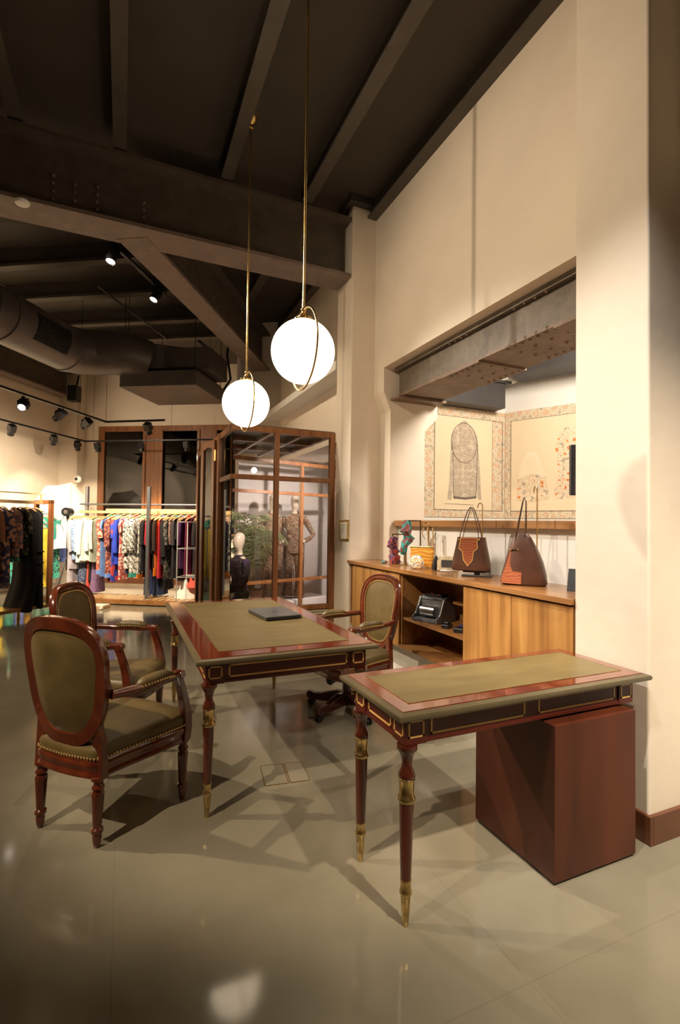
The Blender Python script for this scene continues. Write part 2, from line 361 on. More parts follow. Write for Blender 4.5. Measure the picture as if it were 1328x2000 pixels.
struct('trim_4', MB().box(2.15, 2.64, 4.70, 5.25, 4.87, CEIL), 'dark_beam', 'dark bearing block on top of the slim pier')
mb = MB().box(2.192, 2.212, 1.485, 1.913, 0, 0.13).box(2.212, 4.2, 1.485, 1.505, 0, 0.13)
struct('baseboard_right', mb, 'baseboard', 'dark wooden baseboard round the broad pier', bevel=0.003)
# wall under the sill behind the cabinet, and the space beyond it
struct('wall_half_height', bx(2.68, 3.05, 1.0, 4.56, 0, 1.41), 'white_wall', 'white half height wall behind the wooden cabinets')
tag(bx(2.625, 3.07, 1.2, 4.55, 1.41, 1.468).build('wooden_sill', 'teak_y', bevel=0.003), 'long wooden ledge on the half height wall behind the handbags', 'ledge')
struct('wall_back_room', bx(3.0, 9, 5.25, 5.4, 0, CEIL), 'white_wall', 'white wall of the room beyond the opening')
A = radians(25.0); d1 = Vector((sin(A), -cos(A), 0)); n1 = Vector((cos(A), sin(A), 0)); c0 = Vector((4.76, 5.25, 0))
q = [c0, c0+d1*7, c0+d1*7+n1*0.15, c0+n1*0.15]
struct('wall_back_room_right', MB().extrude(q, (0,0,3.55)), 'white_wall', 'angled white wall of the room beyond the opening')
mb = MB().box(3.2, 4.55, 5.02, 5.25, 2.96, 3.28).box(3.2, 4.62, 4.98, 5.26, 3.28, 3.31)
struct('trim_5', mb, 'dark_beam', 'dark steel beam over the left printed panel')
e = c0+Vector((-0.15, -0.35, 3.5))
mb = MB().bar(e, e+d1*6, 0.22, 0.30).bar(e+Vector((0,0,-0.17)), e+d1*6+Vector((0,0,-0.17)), 0.34, 0.03)
struct('trim_6', mb, 'dark_beam', 'dark steel beam running over the right printed panel')
struct('trim_7', bx(4.35, 4.72, 4.98, 5.25, 3.31, 3.62), 'white_wall', 'white plastered block in the corner above the printed panels', bevel=0.02)
struct('ceiling_back_room', bx(3.17, 9, -1, 5.4, 3.75, 3.85), 'joist_paint', 'dark ceiling of the room beyond the opening')
# riveted girder in the opening
mb = MB().box(2.645, 3.10, 1.0, 4.50, 2.79, 3.03)
bm_ = thing('riveted_girder', 'dark riveted steel girder spanning the top of the wide opening', 'girder')
mb.build('web', 'riveted', bm_)
MB().box(2.60, 3.15, 1.0, 4.52, 3.035, 3.075).build('top_flange', 'riveted', bm_)
mb = MB().box(2.625, 3.125, 1.0, 4.50, 2.772, 2.79)
mb.box(2.575, 3.16, 4.38, 4.56, 2.735, 2.758).box(2.62, 3.13, 3.20, 3.72, 2.756, 2.772).box(2.62, 3.13, 1.2, 2.44, 2.756, 2.772).box(2.622,3.128,3.72,4.45,2.764,2.772)
mb.build('bottom_plates', 'rusty_plate', bm_)
def rivets(pts, r, mat, parent):
    first = None
    for p in pts:
        if first is None: first = MB().sphere((0,0,0), r, 8, 4).build('rivet', mat, parent, smooth=True); o = first
        else: o = first.copy(); COL.objects.link(o)
        o.location = p
pts = []
for y0, n in ((3.24, 6), (2.46, 7)):
    for i in range(n):
        for x in (2.66, 2.79, 2.94, 3.08):
            if (x in (2.79, 2.94)) and i % 2: continue
            pts.append((x, y0+i*0.075, 2.757 if y0 > 3 else 2.772))
for i in range(4): pts += [(2.622, 3.35+i*0.08, 3.035), (2.622, 2.5+i*0.1, 3.035), (2.632, 2.5+i*0.1, 2.785)]
rivets(pts, 0.014, 'rusty_plate', bm_)
# rear wing walls
UL = -7.95; VW = 10.5
struct('wall_left', ubox(UL-0.2, UL, -8, VW+0.4, 0, CEIL), 'plaster', 'long cream wall on the left of the rear wing')
mb = ubox(UL, -7.5, VW-0.25, VW+0.4, 0, CEIL)
ubox(-7.5, -7.16, VW, VW+0.4, 0, CEIL, mb); ubox(-7.16, -2.6, VW, VW+0.4, 3.60, CEIL, mb); ubox(-7.16, -2.6, VW, VW+0.4, 0, 1.05, mb)
struct('wall_window', mb, 'plaster', 'cream wall around the tall windows of the rear wing')
struct('wall_wing_right', ubox(-3.02, -2.8, 8.6, VW+0.4, 0, CEIL), 'plaster', 'short wall closing the wing beside the vestibule')
struct('wall_wing_end', ubox(-3.02, -1.6, 8.36, 8.6, 2.47, CEIL), 'plaster', 'cream wall where the diagonal beam ends')
struct('baseboard_rear', ubox(-7.16, -3.02, VW-0.02, VW, 0, 0.13), 'baseboard', 'dark wooden baseboard below the windows')
struct('wall_rear', bx(-14, 7, -4.2, -4, 0, CEIL), 'plaster', 'wall behind the viewer')
struct('wall_near_right', bx(4.0, 4.2, -4, 1.505, 0, CEIL), 'plaster', 'wall to the right of the broad pier')
# windows
mb = MB()
for u0, u1 in ((-7.16, -7.02), (-6.02, -5.60), (-4.72, -4.30), (-3.4, -3.02)): ubox(u0, u1, VW+0.02, VW+0.12, 1.05, 3.58, mb)
ubox(-7.16, -3.02, VW+0.021, VW+0.119, 3.48, 3.60, mb); ubox(-7.16, -3.02, VW+0.021, VW+0.119, 1.05, 1.15, mb)
for u in (-5.60, -6.02, -4.72): ubox(u-0.03, u+0.03, VW-0.01, VW+0.02, 1.05, 3.50, mb)
o = struct('window_1', mb, 'frame_wood', 'tall dark shop windows in brown wooden frames', bevel=0.004)
for i, (u0, u1) in enumerate(((-7.02, -6.02), (-5.60, -4.72), (-4.30, -3.4))):
    ubox(u0, u1, VW+0.06, VW+0.07, 1.1, 3.5).build('pane', 'dark_glass', o)
# dark backdrop sheet standing in for the night outside the glass
struct('wall_outside', ubox(-9, -2, VW+1.6, VW+1.7, 0, CEIL), 'dark_beam', 'dark backdrop for the night beyond the windows')
# ================================================================= CEILING STEEL
def ibeam(name, a, b, h, wd, label, tf=0.03, web=0.02, mat='girder', fmat='flange', up=None):
    t = thing(name, label, 'beam')
    a = Vector(a); b = Vector(b); z0 = Vector((0,0,tf/2)); hz = Vector((0,0,h-tf/2))
    MB().bar(a+Vector((0,0,h/2)), b+Vector((0,0,h/2)), web, h-2*tf).build('web', mat, t)
    MB().bar(a+z0, b+z0, wd, tf).build('bottom_flange', fmat, t)
    MB().bar(a+hz, b+hz, wd, tf).build('top_flange', mat, t)
    return t
g = ibeam('steel_girder', (-7.4, 4.97, 4.09), (2.20, 4.97, 4.09), 0.65, 0.36, 'main dark steel girder crossing the ceiling to the slim pier', 0.035)
rivets([(x, 4.955, z) for x, zs in ((-0.62, (4.25, 4.32, 4.39, 4.46)), (-0.45, (4.28, 4.36, 4.43)), (-0.27, (4.25, 4.32, 4.39, 4.46)), (0.12, (4.28, 4.35, 4.42))) for z in zs], 0.017, 'flange', g)
ibeam('diagonal_girder', uv(-2.62, 4.27, 4.086), uv(-2.62, 8.36, 4.086), 0.65, 0.30, 'diagonal dark steel girder running from the main girder to the rear wall', 0.035)
ibeam('edge_girder', uv(-7.75, 2.0, 4.20), uv(-7.75, 10.15, 4.20), 0.55, 0.30, 'dark steel girder along the top of the left wall', 0.03)
GR = 'joists of the front ceiling'
xs = [(-2.55, 'fifth'), (-1.72, 'fourth'), (-0.89, ''), (-0.09, ''), (0.86, ''), (1.69, ''), (2.44, '')]
jl = ['dark ceiling joist at the far left edge of the front ceiling', 'dark ceiling joist near the left edge, two bays from the smoke detector', 'dark ceiling joist ending above the smoke detector', 'dark ceiling joist left of the rear pendant rose',
      'dark ceiling joist touching the brass ceiling rose', 'dark ceiling joist right of the near pendant rod', 'dark ceiling joist running tight along the cream wall']
for (x, _), l in zip(xs, jl):
    wd = 0.11
    t = thing('ceiling_joist', l, 'beam', group=GR)
    MB().box(x-0.02, x+0.02, -4, 4.93, 4.79, 4.95).build('web', 'ceiling_paint', t)
    MB().box(x-wd/2, x+wd/2, -4, 4.93, 4.768, 4.79).build('flange', 'joist_paint', t)
for x, y1, l in ((0.86, 6.1, 'short joist between the two girders, left one'), (1.69, 7.3, 'short joist between the two girders, right one'), (2.44, 8.3, 'joist along the cream wall behind the main girder')):
    t = thing('rear_joist', l, 'beam', group='joists behind the main girder')
    MB().box(x-0.02, x+0.02, 5.14, y1, 4.79, 4.95).build('web', 'ceiling_paint', t)
    MB().box(x-0.055, x+0.055, 5.14, y1, 4.768, 4.79).build('flange', 'joist_paint', t)
rl = ['wing rafter nearest the main girder', 'second wing rafter from the main girder', 'third wing rafter from the main girder above the duct', 'fourth wing rafter above the duct bend', 'farthest visible wing rafter above the air unit']
for v, l in zip((4.75, 5.71, 6.6, 7.57, 8.33, ), rl):
    t = thing('wing_rafter', 'dark steel '+l, 'beam', group='rafters of the rear wing')
    ubox(-7.95, -2.78, v-0.02, v+0.02, 4.74, 4.95).build('web', 'ceiling_paint', t)
    ubox(-7.95, -2.78, v-0.06, v+0.06, 4.70, 4.74).build('flange', 'joist_paint', t)
for k, (u, v0, v1) in enumerate(((-5.6, 4.2, 6.2), (-4.3, 6.2, 8.2), (-3.5, 5.8, 6.6))):
    tag(MB().tube([uv(u, v0, 4.66), uv(u, v1, 4.66)], 0.016).build('conduit', 'joist_paint', smooth=True), ['thin conduit under the wing ceiling at far left', 'long thin conduit under the ceiling above the duct', 'short thin conduit beside the diagonal girder'][k], 'conduit')
# duct
t = thing('air_duct', 'large round grey ventilation duct with grilles hanging in the rear wing', 'duct')
def duct_path(): return [uv(-5.05, 1.5, 3.95), uv(-5.05, 6.55, 3.95)]
p0, p1 = duct_path()
MB().tube([p0, p1], 0.33, 32).build('main_tube', 'duct_metal', t, smooth=True)
mb = MB(); pts = [uv(-5.05, 6.55, 3.95), uv(-4.98, 6.75, 3.97), uv(-4.8, 6.95, 4.0), uv(-4.55, 7.02, 4.02), uv(-4.3, 7.10, 4.0), uv(-4.15, 7.25, 3.96)]
mb.tube(pts, [0.335, 0.335, 0.33, 0.33, 0.32, 0.31], 32); mb.build('bend', 'duct_metal', t, smooth=True)
for v in (4.3, 5.35, 6.53):
    MB().tube([uv(-5.05, v, 3.95), uv(-5.05, v+0.05, 3.95)], 0.343, 32).build('collar', 'duct_metal', t, smooth=True)
for v0 in (4.45, 5.65):
    mb = MB()
    for k in range(9):
        a0 = radians(-38 + k*7); c = Vector((0,0,1))*sin(a0)*0.335 + WU*cos(a0)*0.335
        mb.bar(uv(-5.05, v0, 3.95)+c, uv(-5.05, v0+0.62, 3.95)+c, 0.012, 0.026)
    for k in range(14):
        vv = v0+0.03+k*0.043
        for kk in range(8):
            a0 = radians(-38+kk*7); a1 = radians(-31+kk*7)
            mb.bar(uv(-5.05, vv, 3.95)+Vector((0,0,1))*sin(a0)*0.338+WU*cos(a0)*0.338, uv(-5.05, vv, 3.95)+Vector((0,0,1))*sin(a1)*0.338+WU*cos(a1)*0.338, 0.02, 0.012)
    mb.build('grille', 'grille', t)
mb = MB()
a = [(-4.30, 7.2), (-4.0, 7.5)]
mb.rings([[uv(-4.45, 7.05, 3.70), uv(-4.05, 7.35, 3.70), uv(-4.05, 7.35, 4.25), uv(-4.45, 7.05, 4.25)],
          [uv(-3.95, 7.2, 3.80), uv(-3.4, 7.5, 3.80), uv(-3.4, 7.5, 4.2), uv(-3.95, 7.2, 4.2)]])
mb.build('reducer', 'duct_metal', t)
for u, v in ((-5.05, 5.2), (-5.05, 3.6), (-4.4, 7.05)): MB().bar(uv(u, v, 4.2), uv(u, v, 4.94), 0.008, 0.008).build('hanger_rod', 'black_metal', t)
t = thing('air_handling_unit', 'dark rectangular air conditioning box below the ceiling at the duct end', 'air conditioner')
ubox(-4.49, -3.23, 7.07, 8.27, 3.50, 3.74).build('casing', 'duct_metal', t, bevel=0.01)
ubox(-4.42, -3.3, 7.15, 8.2, 3.74, 3.80).build('lid', 'black_metal', t)
ubox(-3.9, -3.1, 7.25, 8.0, 3.80, 4.15).build('plenum', 'duct_metal', t, bevel=0.01)
for u, v in ((-4.4, 7.15), (-4.4, 8.2), (-3.3, 7.15), (-3.3, 8.2)): MB().bar(uv(u,v,3.74), uv(u,v,4.94), 0.01, 0.01).build('hanger_rod', 'black_metal', t)
mb = MB(); mb.tube([uv(-3.2, 8.1, 3.7), uv(-3.1, 8.15, 3.9), uv(-3.15, 8.1, 4.3), uv(-3.1, 8.1, 4.8)], 0.02)
mb.build('flexible_hose', 'black_metal', t)
# smoke detector, wall camera, loudspeaker
o = tag(MB().lathe([(0.055,0.0),(0.06,-0.012),(0.05,-0.03),(0.02,-0.036)], (-0.823, 4.811, 4.09), 24).build('smoke_detector', 'white_plastic', smooth=True), 'round white smoke detector under the main girder', 'detector')
t = thing('wall_camera', 'small white dome camera high on the corner wall', 'camera', uv(-7.45, VW-0.27, 2.35))
MB().lathe([(0.09,0),(0.09,0.03),(0.06,0.06),(0.02,0.065)], (0,0,0), 20, axis=-WV).build('base', 'white_plastic', t, smooth=True)
MB().sphere(-WV*0.06, 0.035).build('lens', 'black_plastic', t, smooth=True)
t = thing('loudspeaker', 'small black loudspeaker mounted at the end of the edge girder', 'speaker', uv(-7.35, 9.9, 4.22), UROT)
MB().box(-0.11, 0.11, -0.1, 0.1, -0.19, 0.16).build('cabinet', 'black_plastic', t, bevel=0.02)
MB().bar((0.0,0.05,0.1), (-0.05,0.2,0.45), 0.03, 0.03).build('bracket', 'black_metal', t)
# ================================================================= DESKS
ZT = 0.775
def leg_mesh():
    P = MB().lathe([(0.037,0.640),(0.037,0.625),(0.031,0.618),(0.022,0.60),(0.018,0.575),(0.020,0.56),(0.029,0.54),(0.031,0.53),(0.026,0.517)], n=20)
    P.lathe([(0.0265,0.44),(0.0245,0.35),(0.0205,0.20),(0.0185,0.155)], n=16)
    for k in range(8): pass
    return P
def brass_collar():
    return MB().lathe([(0.024,0.525),(0.030,0.522),(0.030,0.515),(0.0265,0.51),(0.0265,0.46),(0.031,0.455),(0.032,0.447),(0.029,0.438),(0.024,0.436)], n=20)
def brass_sabot():
    return MB().lathe([(0.0195,0.165),(0.021,0.160),(0.0185,0.152),(0.019,0.128),(0.022,0.123),(0.022,0.114),(0.018,0.108),(0.0155,0.06),(0.011,0.005),(0.009,0.0)], n=20)
def desk(name, label, x0, x1, y0, y1, legs, panels_front, panels_side, bw):
    t = thing(name, label, 'desk', (x0, y0, 0))
    L = x1-x0; D = y1-y0; e = 0.0
    # top: leather wrapped edge moulding, polished border, tooled leather panel
    mb = MB()
    prof = [(0.0,0.0),(-0.012,0.004),(-0.016,0.014),(-0.012,0.024),(0.004,0.029),(0.03,0.029),(0.03,0.0)]
    cs = [((0,0),(1,1)),((L,0),(-1,1)),((L,D),(-1,-1)),((0,D),(1,-1))]
    base = 0; rings = []
    for (cx, cy), (sx, sy) in cs: rings.append([(cx+sx*a, cy+sy*a, ZT-0.03+b) for a, b in prof])
    rings.append(rings[0]); mb.rings(rings, cap=False); mb.build('edge_moulding', 'edge_leather', t, smooth=True, angle=50)
    MB().box(0.012, L-0.012, 0.012, D-0.012, ZT-0.028, ZT+0.002).build('polished_border', 'mahogany_y', t, bevel=0.001)
    MB().box(bw, L-bw, bw, D-bw, ZT+0.0015, ZT+0.0035).build('writing_panel', 'desk_leather', t)
    mb = MB(); g = bw-0.003
    for a in ((g, L-g, g, g+0.002), (g, L-g, D-g-0.002, D-g), (g, g+0.002, g, D-g), (L-g-0.002, L-g, g, D-g)): mb.box(*a, ZT+0.0015, ZT+0.004)
    mb.build('gilt_line', 'old_brass', t)
    # apron
    a0 = 0.045; zt = ZT-0.03; zb = 0.645
    MB().box(a0, L-a0, a0, D-a0, zb+0.008, zt).build('apron', 'mahogany_x', t)
    mb = MB()
    for a in ((a0-0.004, L-a0+0.004, a0-0.004, a0+0.012), (a0-0.004, L-a0+0.004, D-a0-0.012, D-a0+0.004), (a0-0.004, a0+0.012, a0, D-a0), (L-a0-0.012, L-a0+0.004, a0, D-a0)):
        mb.box(*a, zb-0.002, zb+0.012)
    for cx in (a0, L-a0):
        for cy in (a0, D-a0):
            sx = 1 if cx == a0 else -1; sy = 1 if cy == a0 else -1
            xa, xb = sorted((cx-sx*0.006, cx+sx*0.085)); ya, yb = sorted((cy-sy*0.006, cy+sy*0.085))
            mb.box(xa, xb, ya, yb, zb-0.004, zt-0.001)
    mb.build('apron_moulding', 'mahogany_x', t, bevel=0.002)
    ml = MB(); lw = 0.0075; zl0 = zb+0.022; zl1 = zt-0.016
    def rect_x(xa, xb, y, out):
        ya, yb = sorted((y, y+out))
        ml.box(xa, xb, ya, yb, zl0, zl0+lw).box(xa, xb, ya, yb, zl1-lw, zl1).box(xa, xa+lw, ya, yb, zl0, zl1).box(xb-lw, xb, ya, yb, zl0, zl1)
    def rect_y(ya, yb, x, out):
        xa, xb = sorted((x, x+out))
        ml.box(xa, xb, ya, yb, zl0, zl0+lw).box(xa, xb, ya, yb, zl1-lw, zl1).box(xa, xb, ya, ya+lw, zl0, zl1).box(xa, xb, yb-lw, yb, zl0, zl1)
    for yy, o in ((a0-0.006, -0.0012), (D-a0+0.006, 0.0012)):
        for xa in (a0+0.006, L-a0-0.074): rect_x(xa, xa+0.068, yy, o)
    for xx, o in ((a0-0.006, -0.0012), (L-a0+0.006, 0.0012)):
        for ya in (a0+0.006, D-a0-0.074): rect_y(ya, ya+0.068, xx, o)
    n = panels_front; s0 = a0+0.105; s1 = L-a0-0.105; w_ = (s1-s0-(n-1)*0.07)/n
    for k in range(n):
        for yy, o in ((a0, -0.0012), (D-a0, 0.0012)): rect_x(s0+k*(w_+0.07), s0+k*(w_+0.07)+w_, yy, o)
    n = panels_side; s1 = D-a0-0.105; w_ = (s1-s0-(n-1)*0.07)/n
    for k in range(n):
        for xx, o in ((a0, -0.0012), (L-a0, 0.0012)): rect_y(s0+k*(w_+0.07), s0+k*(w_+0.07)+w_, xx, o)
    ml.build('inlay_lines', 'inlay', t)
    for lx, ly in legs:
        l = leg_mesh().build('leg', 'mahogany', t, smooth=True, angle=60); l.location = (lx, ly, 0)
        brass_collar().build('brass_collar', 'old_brass', l, smooth=True, angle=50); brass_sabot().build('brass_foot', 'old_brass', l, smooth=True, angle=50)
    return t
desk('writing_desk', 'large olive leather topped mahogany desk with the closed black laptop on it', 0.345, 1.285, 2.412, 4.205,
     ((0.06,0.06),(0.06,1.733),(0.88,1.733),(0.88,0.06)), 1, 3, 0.115)
t = desk('side_desk', 'small olive leather topped mahogany desk resting on the red brown pedestal', 0.895, 2.165, 1.483, 1.968,
     ((0.06,0.06),(0.06,0.425)), 2, 1, 0.075)
# pedestal
t = thing('pedestal_cabinet', 'plain red brown wooden pedestal under the small desk', 'pedestal', (1.597, 1.472, 0))
MB().box(0, 0.478, 0, 0.48, 0.012, 0.632).build('body', 'pedestal_wood', t, bevel=0.003)
MB().box(0.01, 0.468, 0.01, 0.47, 0.0, 0.012).build('plinth', 'black_plastic', t)
# laptop
t = thing('laptop', 'closed black laptop lying on the large desk', 'laptop', (0.99, 3.37, ZT+0.004), radians(6))
MB().box(-0.13, 0.13, -0.18, 0.18, 0.003, 0.016).build('base', 'black_plastic', t, bevel=0.006)
MB().box(-0.13, 0.13, -0.18, 0.18, 0.0175, 0.027).build('lid', 'grey_plastic', t, bevel=0.005)
MB().lathe([(0.016,0.0271),(0.016,0.0274)], (0.0,0,0), 20).build('lid_emblem', 'black_plastic', t)
MB().box(-0.11,-0.09,-0.16,0.16,0.0,0.004).box(0.09,0.11,-0.16,0.16,0.0,0.004).build('rubber_foot', 'black_plastic', t)
t = thing('floor_outlet_cover', 'pair of floor outlet lids with thin brass edges between the two desks', 'floor outlet', (0.88, 2.73, 0), radians(-8))
for x0, x1 in ((-0.125, 0.0), (0.015, 0.12)):
    l = MB().box(x0, x1, -0.11, 0.11, 0, 0.003).build('lid', 'floor', t)
    MB().box(x0, x1, -0.113, -0.11, 0, 0.0045).box(x0, x1, 0.11, 0.113, 0, 0.0045).box(x0-0.003, x0, -0.113, 0.113, 0, 0.0045).box(x1, x1+0.003, -0.113, 0.113, 0, 0.0045).build('brass_edge', 'old_brass', l)
# ================================================================= ARMCHAIRS (local: seat faces +x)
def ring_path(n=56):
    """outline of the chair back: rounded shield, wider at the top; returns (y, z)"""
    pts = []
    for k in range(n):
        a = 2*pi*k/n; c, s_ = cos(a), sin(a)
        e = 0.72
        y = math.copysign(abs(c)**e, c); z = math.copysign(abs(s_)**e, s_)
        wdt = 0.240 + 0.034*z
        pts.append((y*wdt, 0.715 + z*0.290))
    return pts
def back_x(y, z): return -0.015 - (z-0.45)*0.14 + 0.55*y*y
def ring_sweep(prof, inset=0.0):
    P2 = ring_path(); N = len(P2); pts = []; ax = []
    for k, (y, z) in enumerate(P2):
        y0, z0 = P2[k-1]; y1, z1 = P2[(k+1) % N]
        ty, tz = y1-y0, z1-z0; l = hypot(ty, tz); ny, nz = tz/l, -ty/l   # outward
        y -= ny*inset; z -= nz*inset
        pts.append(Vector((back_x(y, z), y, z))); ax.append((Vector((-0.14*nz, ny, nz)), Vector((1, 0, 0.14))))
    return MB().sweep(pts, prof, ax)
def pad_mesh(front, ins=0.052, bulge=0.028):
    P2 = ring_path(); N = len(P2); cy, cz = 0, 0.715; rings = []
    for r in (1.0, 0.93, 0.8, 0.6, 0.35, 0.12):
        ring = []
        for (y, z) in P2:
            l = hypot(y-cy, z-cz); k = (l-ins)/l*r
            yy, zz = cy+(y-cy)*k, cz+(z-cz)*k
            b = bulge*(1-r**3.0)+0.006
            ring.append((back_x(yy, zz)+(0.004+b if front else -0.002-b*0.7), yy, zz))
        rings.append(ring)
    return MB().rings(rings)
def nails(pts, r=0.0056):
    mb = MB()
    for p in pts: mb.sphere(p, r, 6, 4)
    return mb
def resample(pts, step, closed=True):
    out = []; N = len(pts); M = N if closed else N-1; carry = 0
    for i in range(M):
        a = Vector(pts[i]); b = Vector(pts[(i+1) % N]); l = (b-a).length; d = carry
        while d < l: out.append(a+(b-a)*(d/l)); d += step
        carry = d-l
    return out
def seat_outline(off=0.0, n=12):
    """D shaped seat plan: bowed front, tapering to the back"""
    pts = []
    ctrl = [(-0.0,-0.185),(0.10,-0.205),(0.28,-0.245),(0.42,-0.272),(0.475,-0.262),(0.505,-0.20),(0.527,-0.10),(0.533,0.0)]
    full = ctrl + [(x,-y) for x, y in reversed(ctrl[:-1])] + [(-0.022,0.12),(-0.03,0.0),(-0.022,-0.12)]
    N = len(full)
    for i in range(N):
        p0, p1, p2, p3 = (Vector(full[(i+j) % N]) for j in (-1,0,1,2))
        for k in range(4):
            t = k/4
            pts.append(0.5*((2*p1)+(p2-p0)*t+(2*p0-5*p1+4*p2-p3)*t*t+(3*p1-p0-3*p2+p3)*t**3))
    out = []; N = len(pts)
    for i, p in enumerate(pts):
        t = (pts[(i+1) % N]-pts[i-1]).normalized(); nrm = Vector((t.y, -t.x))
        out.append(p+nrm*off)
    return out
def chair_top(t, wd, leather):
    # seat rail, cushion, nails
    prof = [(0.0,0.305),(0.008,0.300),(0.010,0.312),(0.004,0.322),(0.004,0.335),(0.010,0.345),(0.010,0.365),(0.002,0.376),(-0.03,0.376),(-0.03,0.300)]
    rings = []
    for off, z in prof: rings.append([(p.x, p.y, z) for p in seat_outline(off)])
    rings.append(rings[0]); MB().rings(rings, cap=False).build('seat_rail', wd, t, smooth=True, angle=45)
    rings = []
    for off, z in ((-0.004,0.36),(0.004,0.385),(0.006,0.41),(-0.004,0.432),(-0.03,0.447),(-0.08,0.456),(-0.15,0.460)):
        o_ = seat_outline(off if off > -0.08 else -0.05)
        if off <= -0.08:
            k = 1+(off+0.05)/0.2; o_ = [Vector((0.25+(p.x-0.25)*k, p.y*k)) for p in o_]
        rings.append([(p.x, p.y, z+0.006*sin(p.y*20)*0.3) for p in o_])
    MB().rings(rings).build('seat_cushion', leather, t, smooth=True, angle=80)
    nails(resample([(p.x, p.y, 0.386) for p in seat_outline(0.0095)], 0.0160)).build('seat_nail_trim', 'nail_brass', t, smooth=True)
    # back
    R = [(0.022,-0.017),(0.022,0.012),(0.014,0.021),(0.004,0.015),(-0.004,0.019),(-0.014,0.015),(-0.033,0.006),(-0.033,-0.017)]
    ring_sweep([(a-0.022, b) for a, b in R]).build('back_frame', wd, t, smooth=True, angle=50)
    pad_mesh(True).build('back_cushion', leather, t, smooth=True, angle=80)
    pad_mesh(False).build('back_panel', leather, t, smooth=True, angle=80)
    P2 = ring_path(); nl = []
    for (y, z) in P2:
        l = hypot(y, z-0.715); k = (l-0.058)/l; yy = y*k; zz = 0.715+(z-0.715)*k; nl.append((back_x(yy, zz)+0.019, yy, zz))
    nails(resample(nl, 0.0160)).build('back_nail_trim', 'nail_brass', t, smooth=True)
    # stiles from the seat rail to the ring
    for s_ in (1, -1):
        mb = MB(); rg = []
        for z, y, hw in ((0.298,0.182,0.030),(0.38,0.180,0.029),(0.45,0.176,0.028),(0.51,0.170,0.021),(0.57,0.178,0.010)):
            x = -0.004-(max(z,0.45)-0.45)*0.14+0.010
            rg.append([(x-0.018, s_*(y-hw), z), (x+0.018, s_*(y-hw), z), (x+0.018, s_*(y+hw), z), (x-0.018, s_*(y+hw), z)])
        mb.rings(rg).build('back_stile', wd, t, bevel=0.004)
    # arms
    for s_ in (1, -1):
        path = [(0.006,0.236,0.668),(0.06,0.248,0.664),(0.14,0.260,0.658),(0.24,0.270,0.655),(0.33,0.270,0.652),(0.38,0.268,0.656),(0.405,0.268,0.654)]
        mb = MB().tube([(x, s_*y, z) for x, y, z in path], 0.02, 10, flat=(0.022, 0.021))
        mb.lathe([(0.001,-0.026),(0.018,-0.026),(0.022,-0.02),(0.022,0.02),(0.018,0.026),(0.001,0.026)], (0.408, s_*0.268, 0.650), 16, axis=(0,1,0))
        arm = mb.build('arm', wd, t, smooth=True, angle=50)
        pts = [(0.13,0.257,0.676),(0.17,0.262,0.684),(0.23,0.269,0.686),(0.30,0.270,0.683),(0.345,0.269,0.674)]
        mb = MB(); rg = []
        rs = [(0.012,0.012),(0.028,0.024),(0.030,0.027),(0.030,0.026),(0.020,0.012)]
        for (x, y, z), (w_, h_) in zip(pts, rs): rg.append([(x, s_*y+w_*cos(a), z-0.004+h_*sin(a)) for a in [2*pi*k/12 for k in range(12)]])
        mb.rings(rg).build('arm_pad', leather, t, smooth=True, angle=80)
        nl = []
        for (x, y, z), (w_, h_) in zip(pts, rs): nl.append((x, s_*y+s_*(w_+0.001), z-0.013))
        for (x, y, z), (w_, h_) in zip(pts[::-1], rs[::-1]): nl.append((x, s_*y-s_*(w_+0.001), z-0.013))
        nails(resample(nl, 0.0160)).build('arm_nail_trim', 'nail_brass', t, smooth=True)
        rg = []
        for z, x, hw in ((0.30,0.452,0.026),(0.36,0.462,0.026),(0.42,0.460,0.025),(0.48,0.450,0.023),(0.54,0.434,0.021),(0.60,0.412,0.020),(0.650,0.392,0.022)):
            rg.append([(x-hw, s_*0.268-hw*0.9, z), (x+hw, s_*0.268-hw*0.9, z), (x+hw, s_*0.268+hw*0.9, z), (x-hw, s_*0.268+hw*0.9, z)])
        MB().rings(rg).build('arm_support', wd, t, bevel=0.004)
def fluted_leg(h):
    mb = MB(); n = 24; rg = []
    prof = [(0.030,h+0.01,0),(0.030,h-0.004,0),(0.022,h-0.012,0),(0.019,h-0.022,0),(0.026,h-0.032,0),(0.027,h-0.042,0),(0.020,h-0.05,0),(0.0275,h-0.062,1),(0.0265,h-0.075,1),(0.019,0.095,1),(0.018,0.088,0),(0.025,0.080,0),(0.025,0.066,0),(0.018,0.058,0),(0.020,0.045,0),(0.017,0.02,0),(0.011,0.0,0)]
    for r, z, fl in prof:
        rg.append([((r*(1-0.11*fl*(k % 3 == 0)))*cos(2*pi*k/n), (r*(1-0.11*fl*(k % 3 == 0)))*sin(2*pi*k/n), z) for k in range(n)])
    return mb.rings(rg)
def armchair(label, loc, rz):
    t = thing('upholstered_armchair', label, 'chair', loc, rz, 'armchairs on turned legs in front of the large desk')
    chair_top(t, 'chair_wood', 'olive_leather')
    for x, y in ((0.0,0.178),(0.0,-0.178),(0.452,0.262),(0.452,-0.262)):
        l = fluted_leg(0.298).build('leg', 'chair_wood', t, smooth=True, angle=40); l.location = (x, y, 0)
    return t
armchair('olive leather armchair nearest the viewer, seen from behind, left of the large desk', (-0.195, 2.56, 0), radians(44))
armchair('olive leather armchair behind the nearest one, its nail-trimmed backrest showing from the front', (-0.25, 3.76, 0), radians(-25))
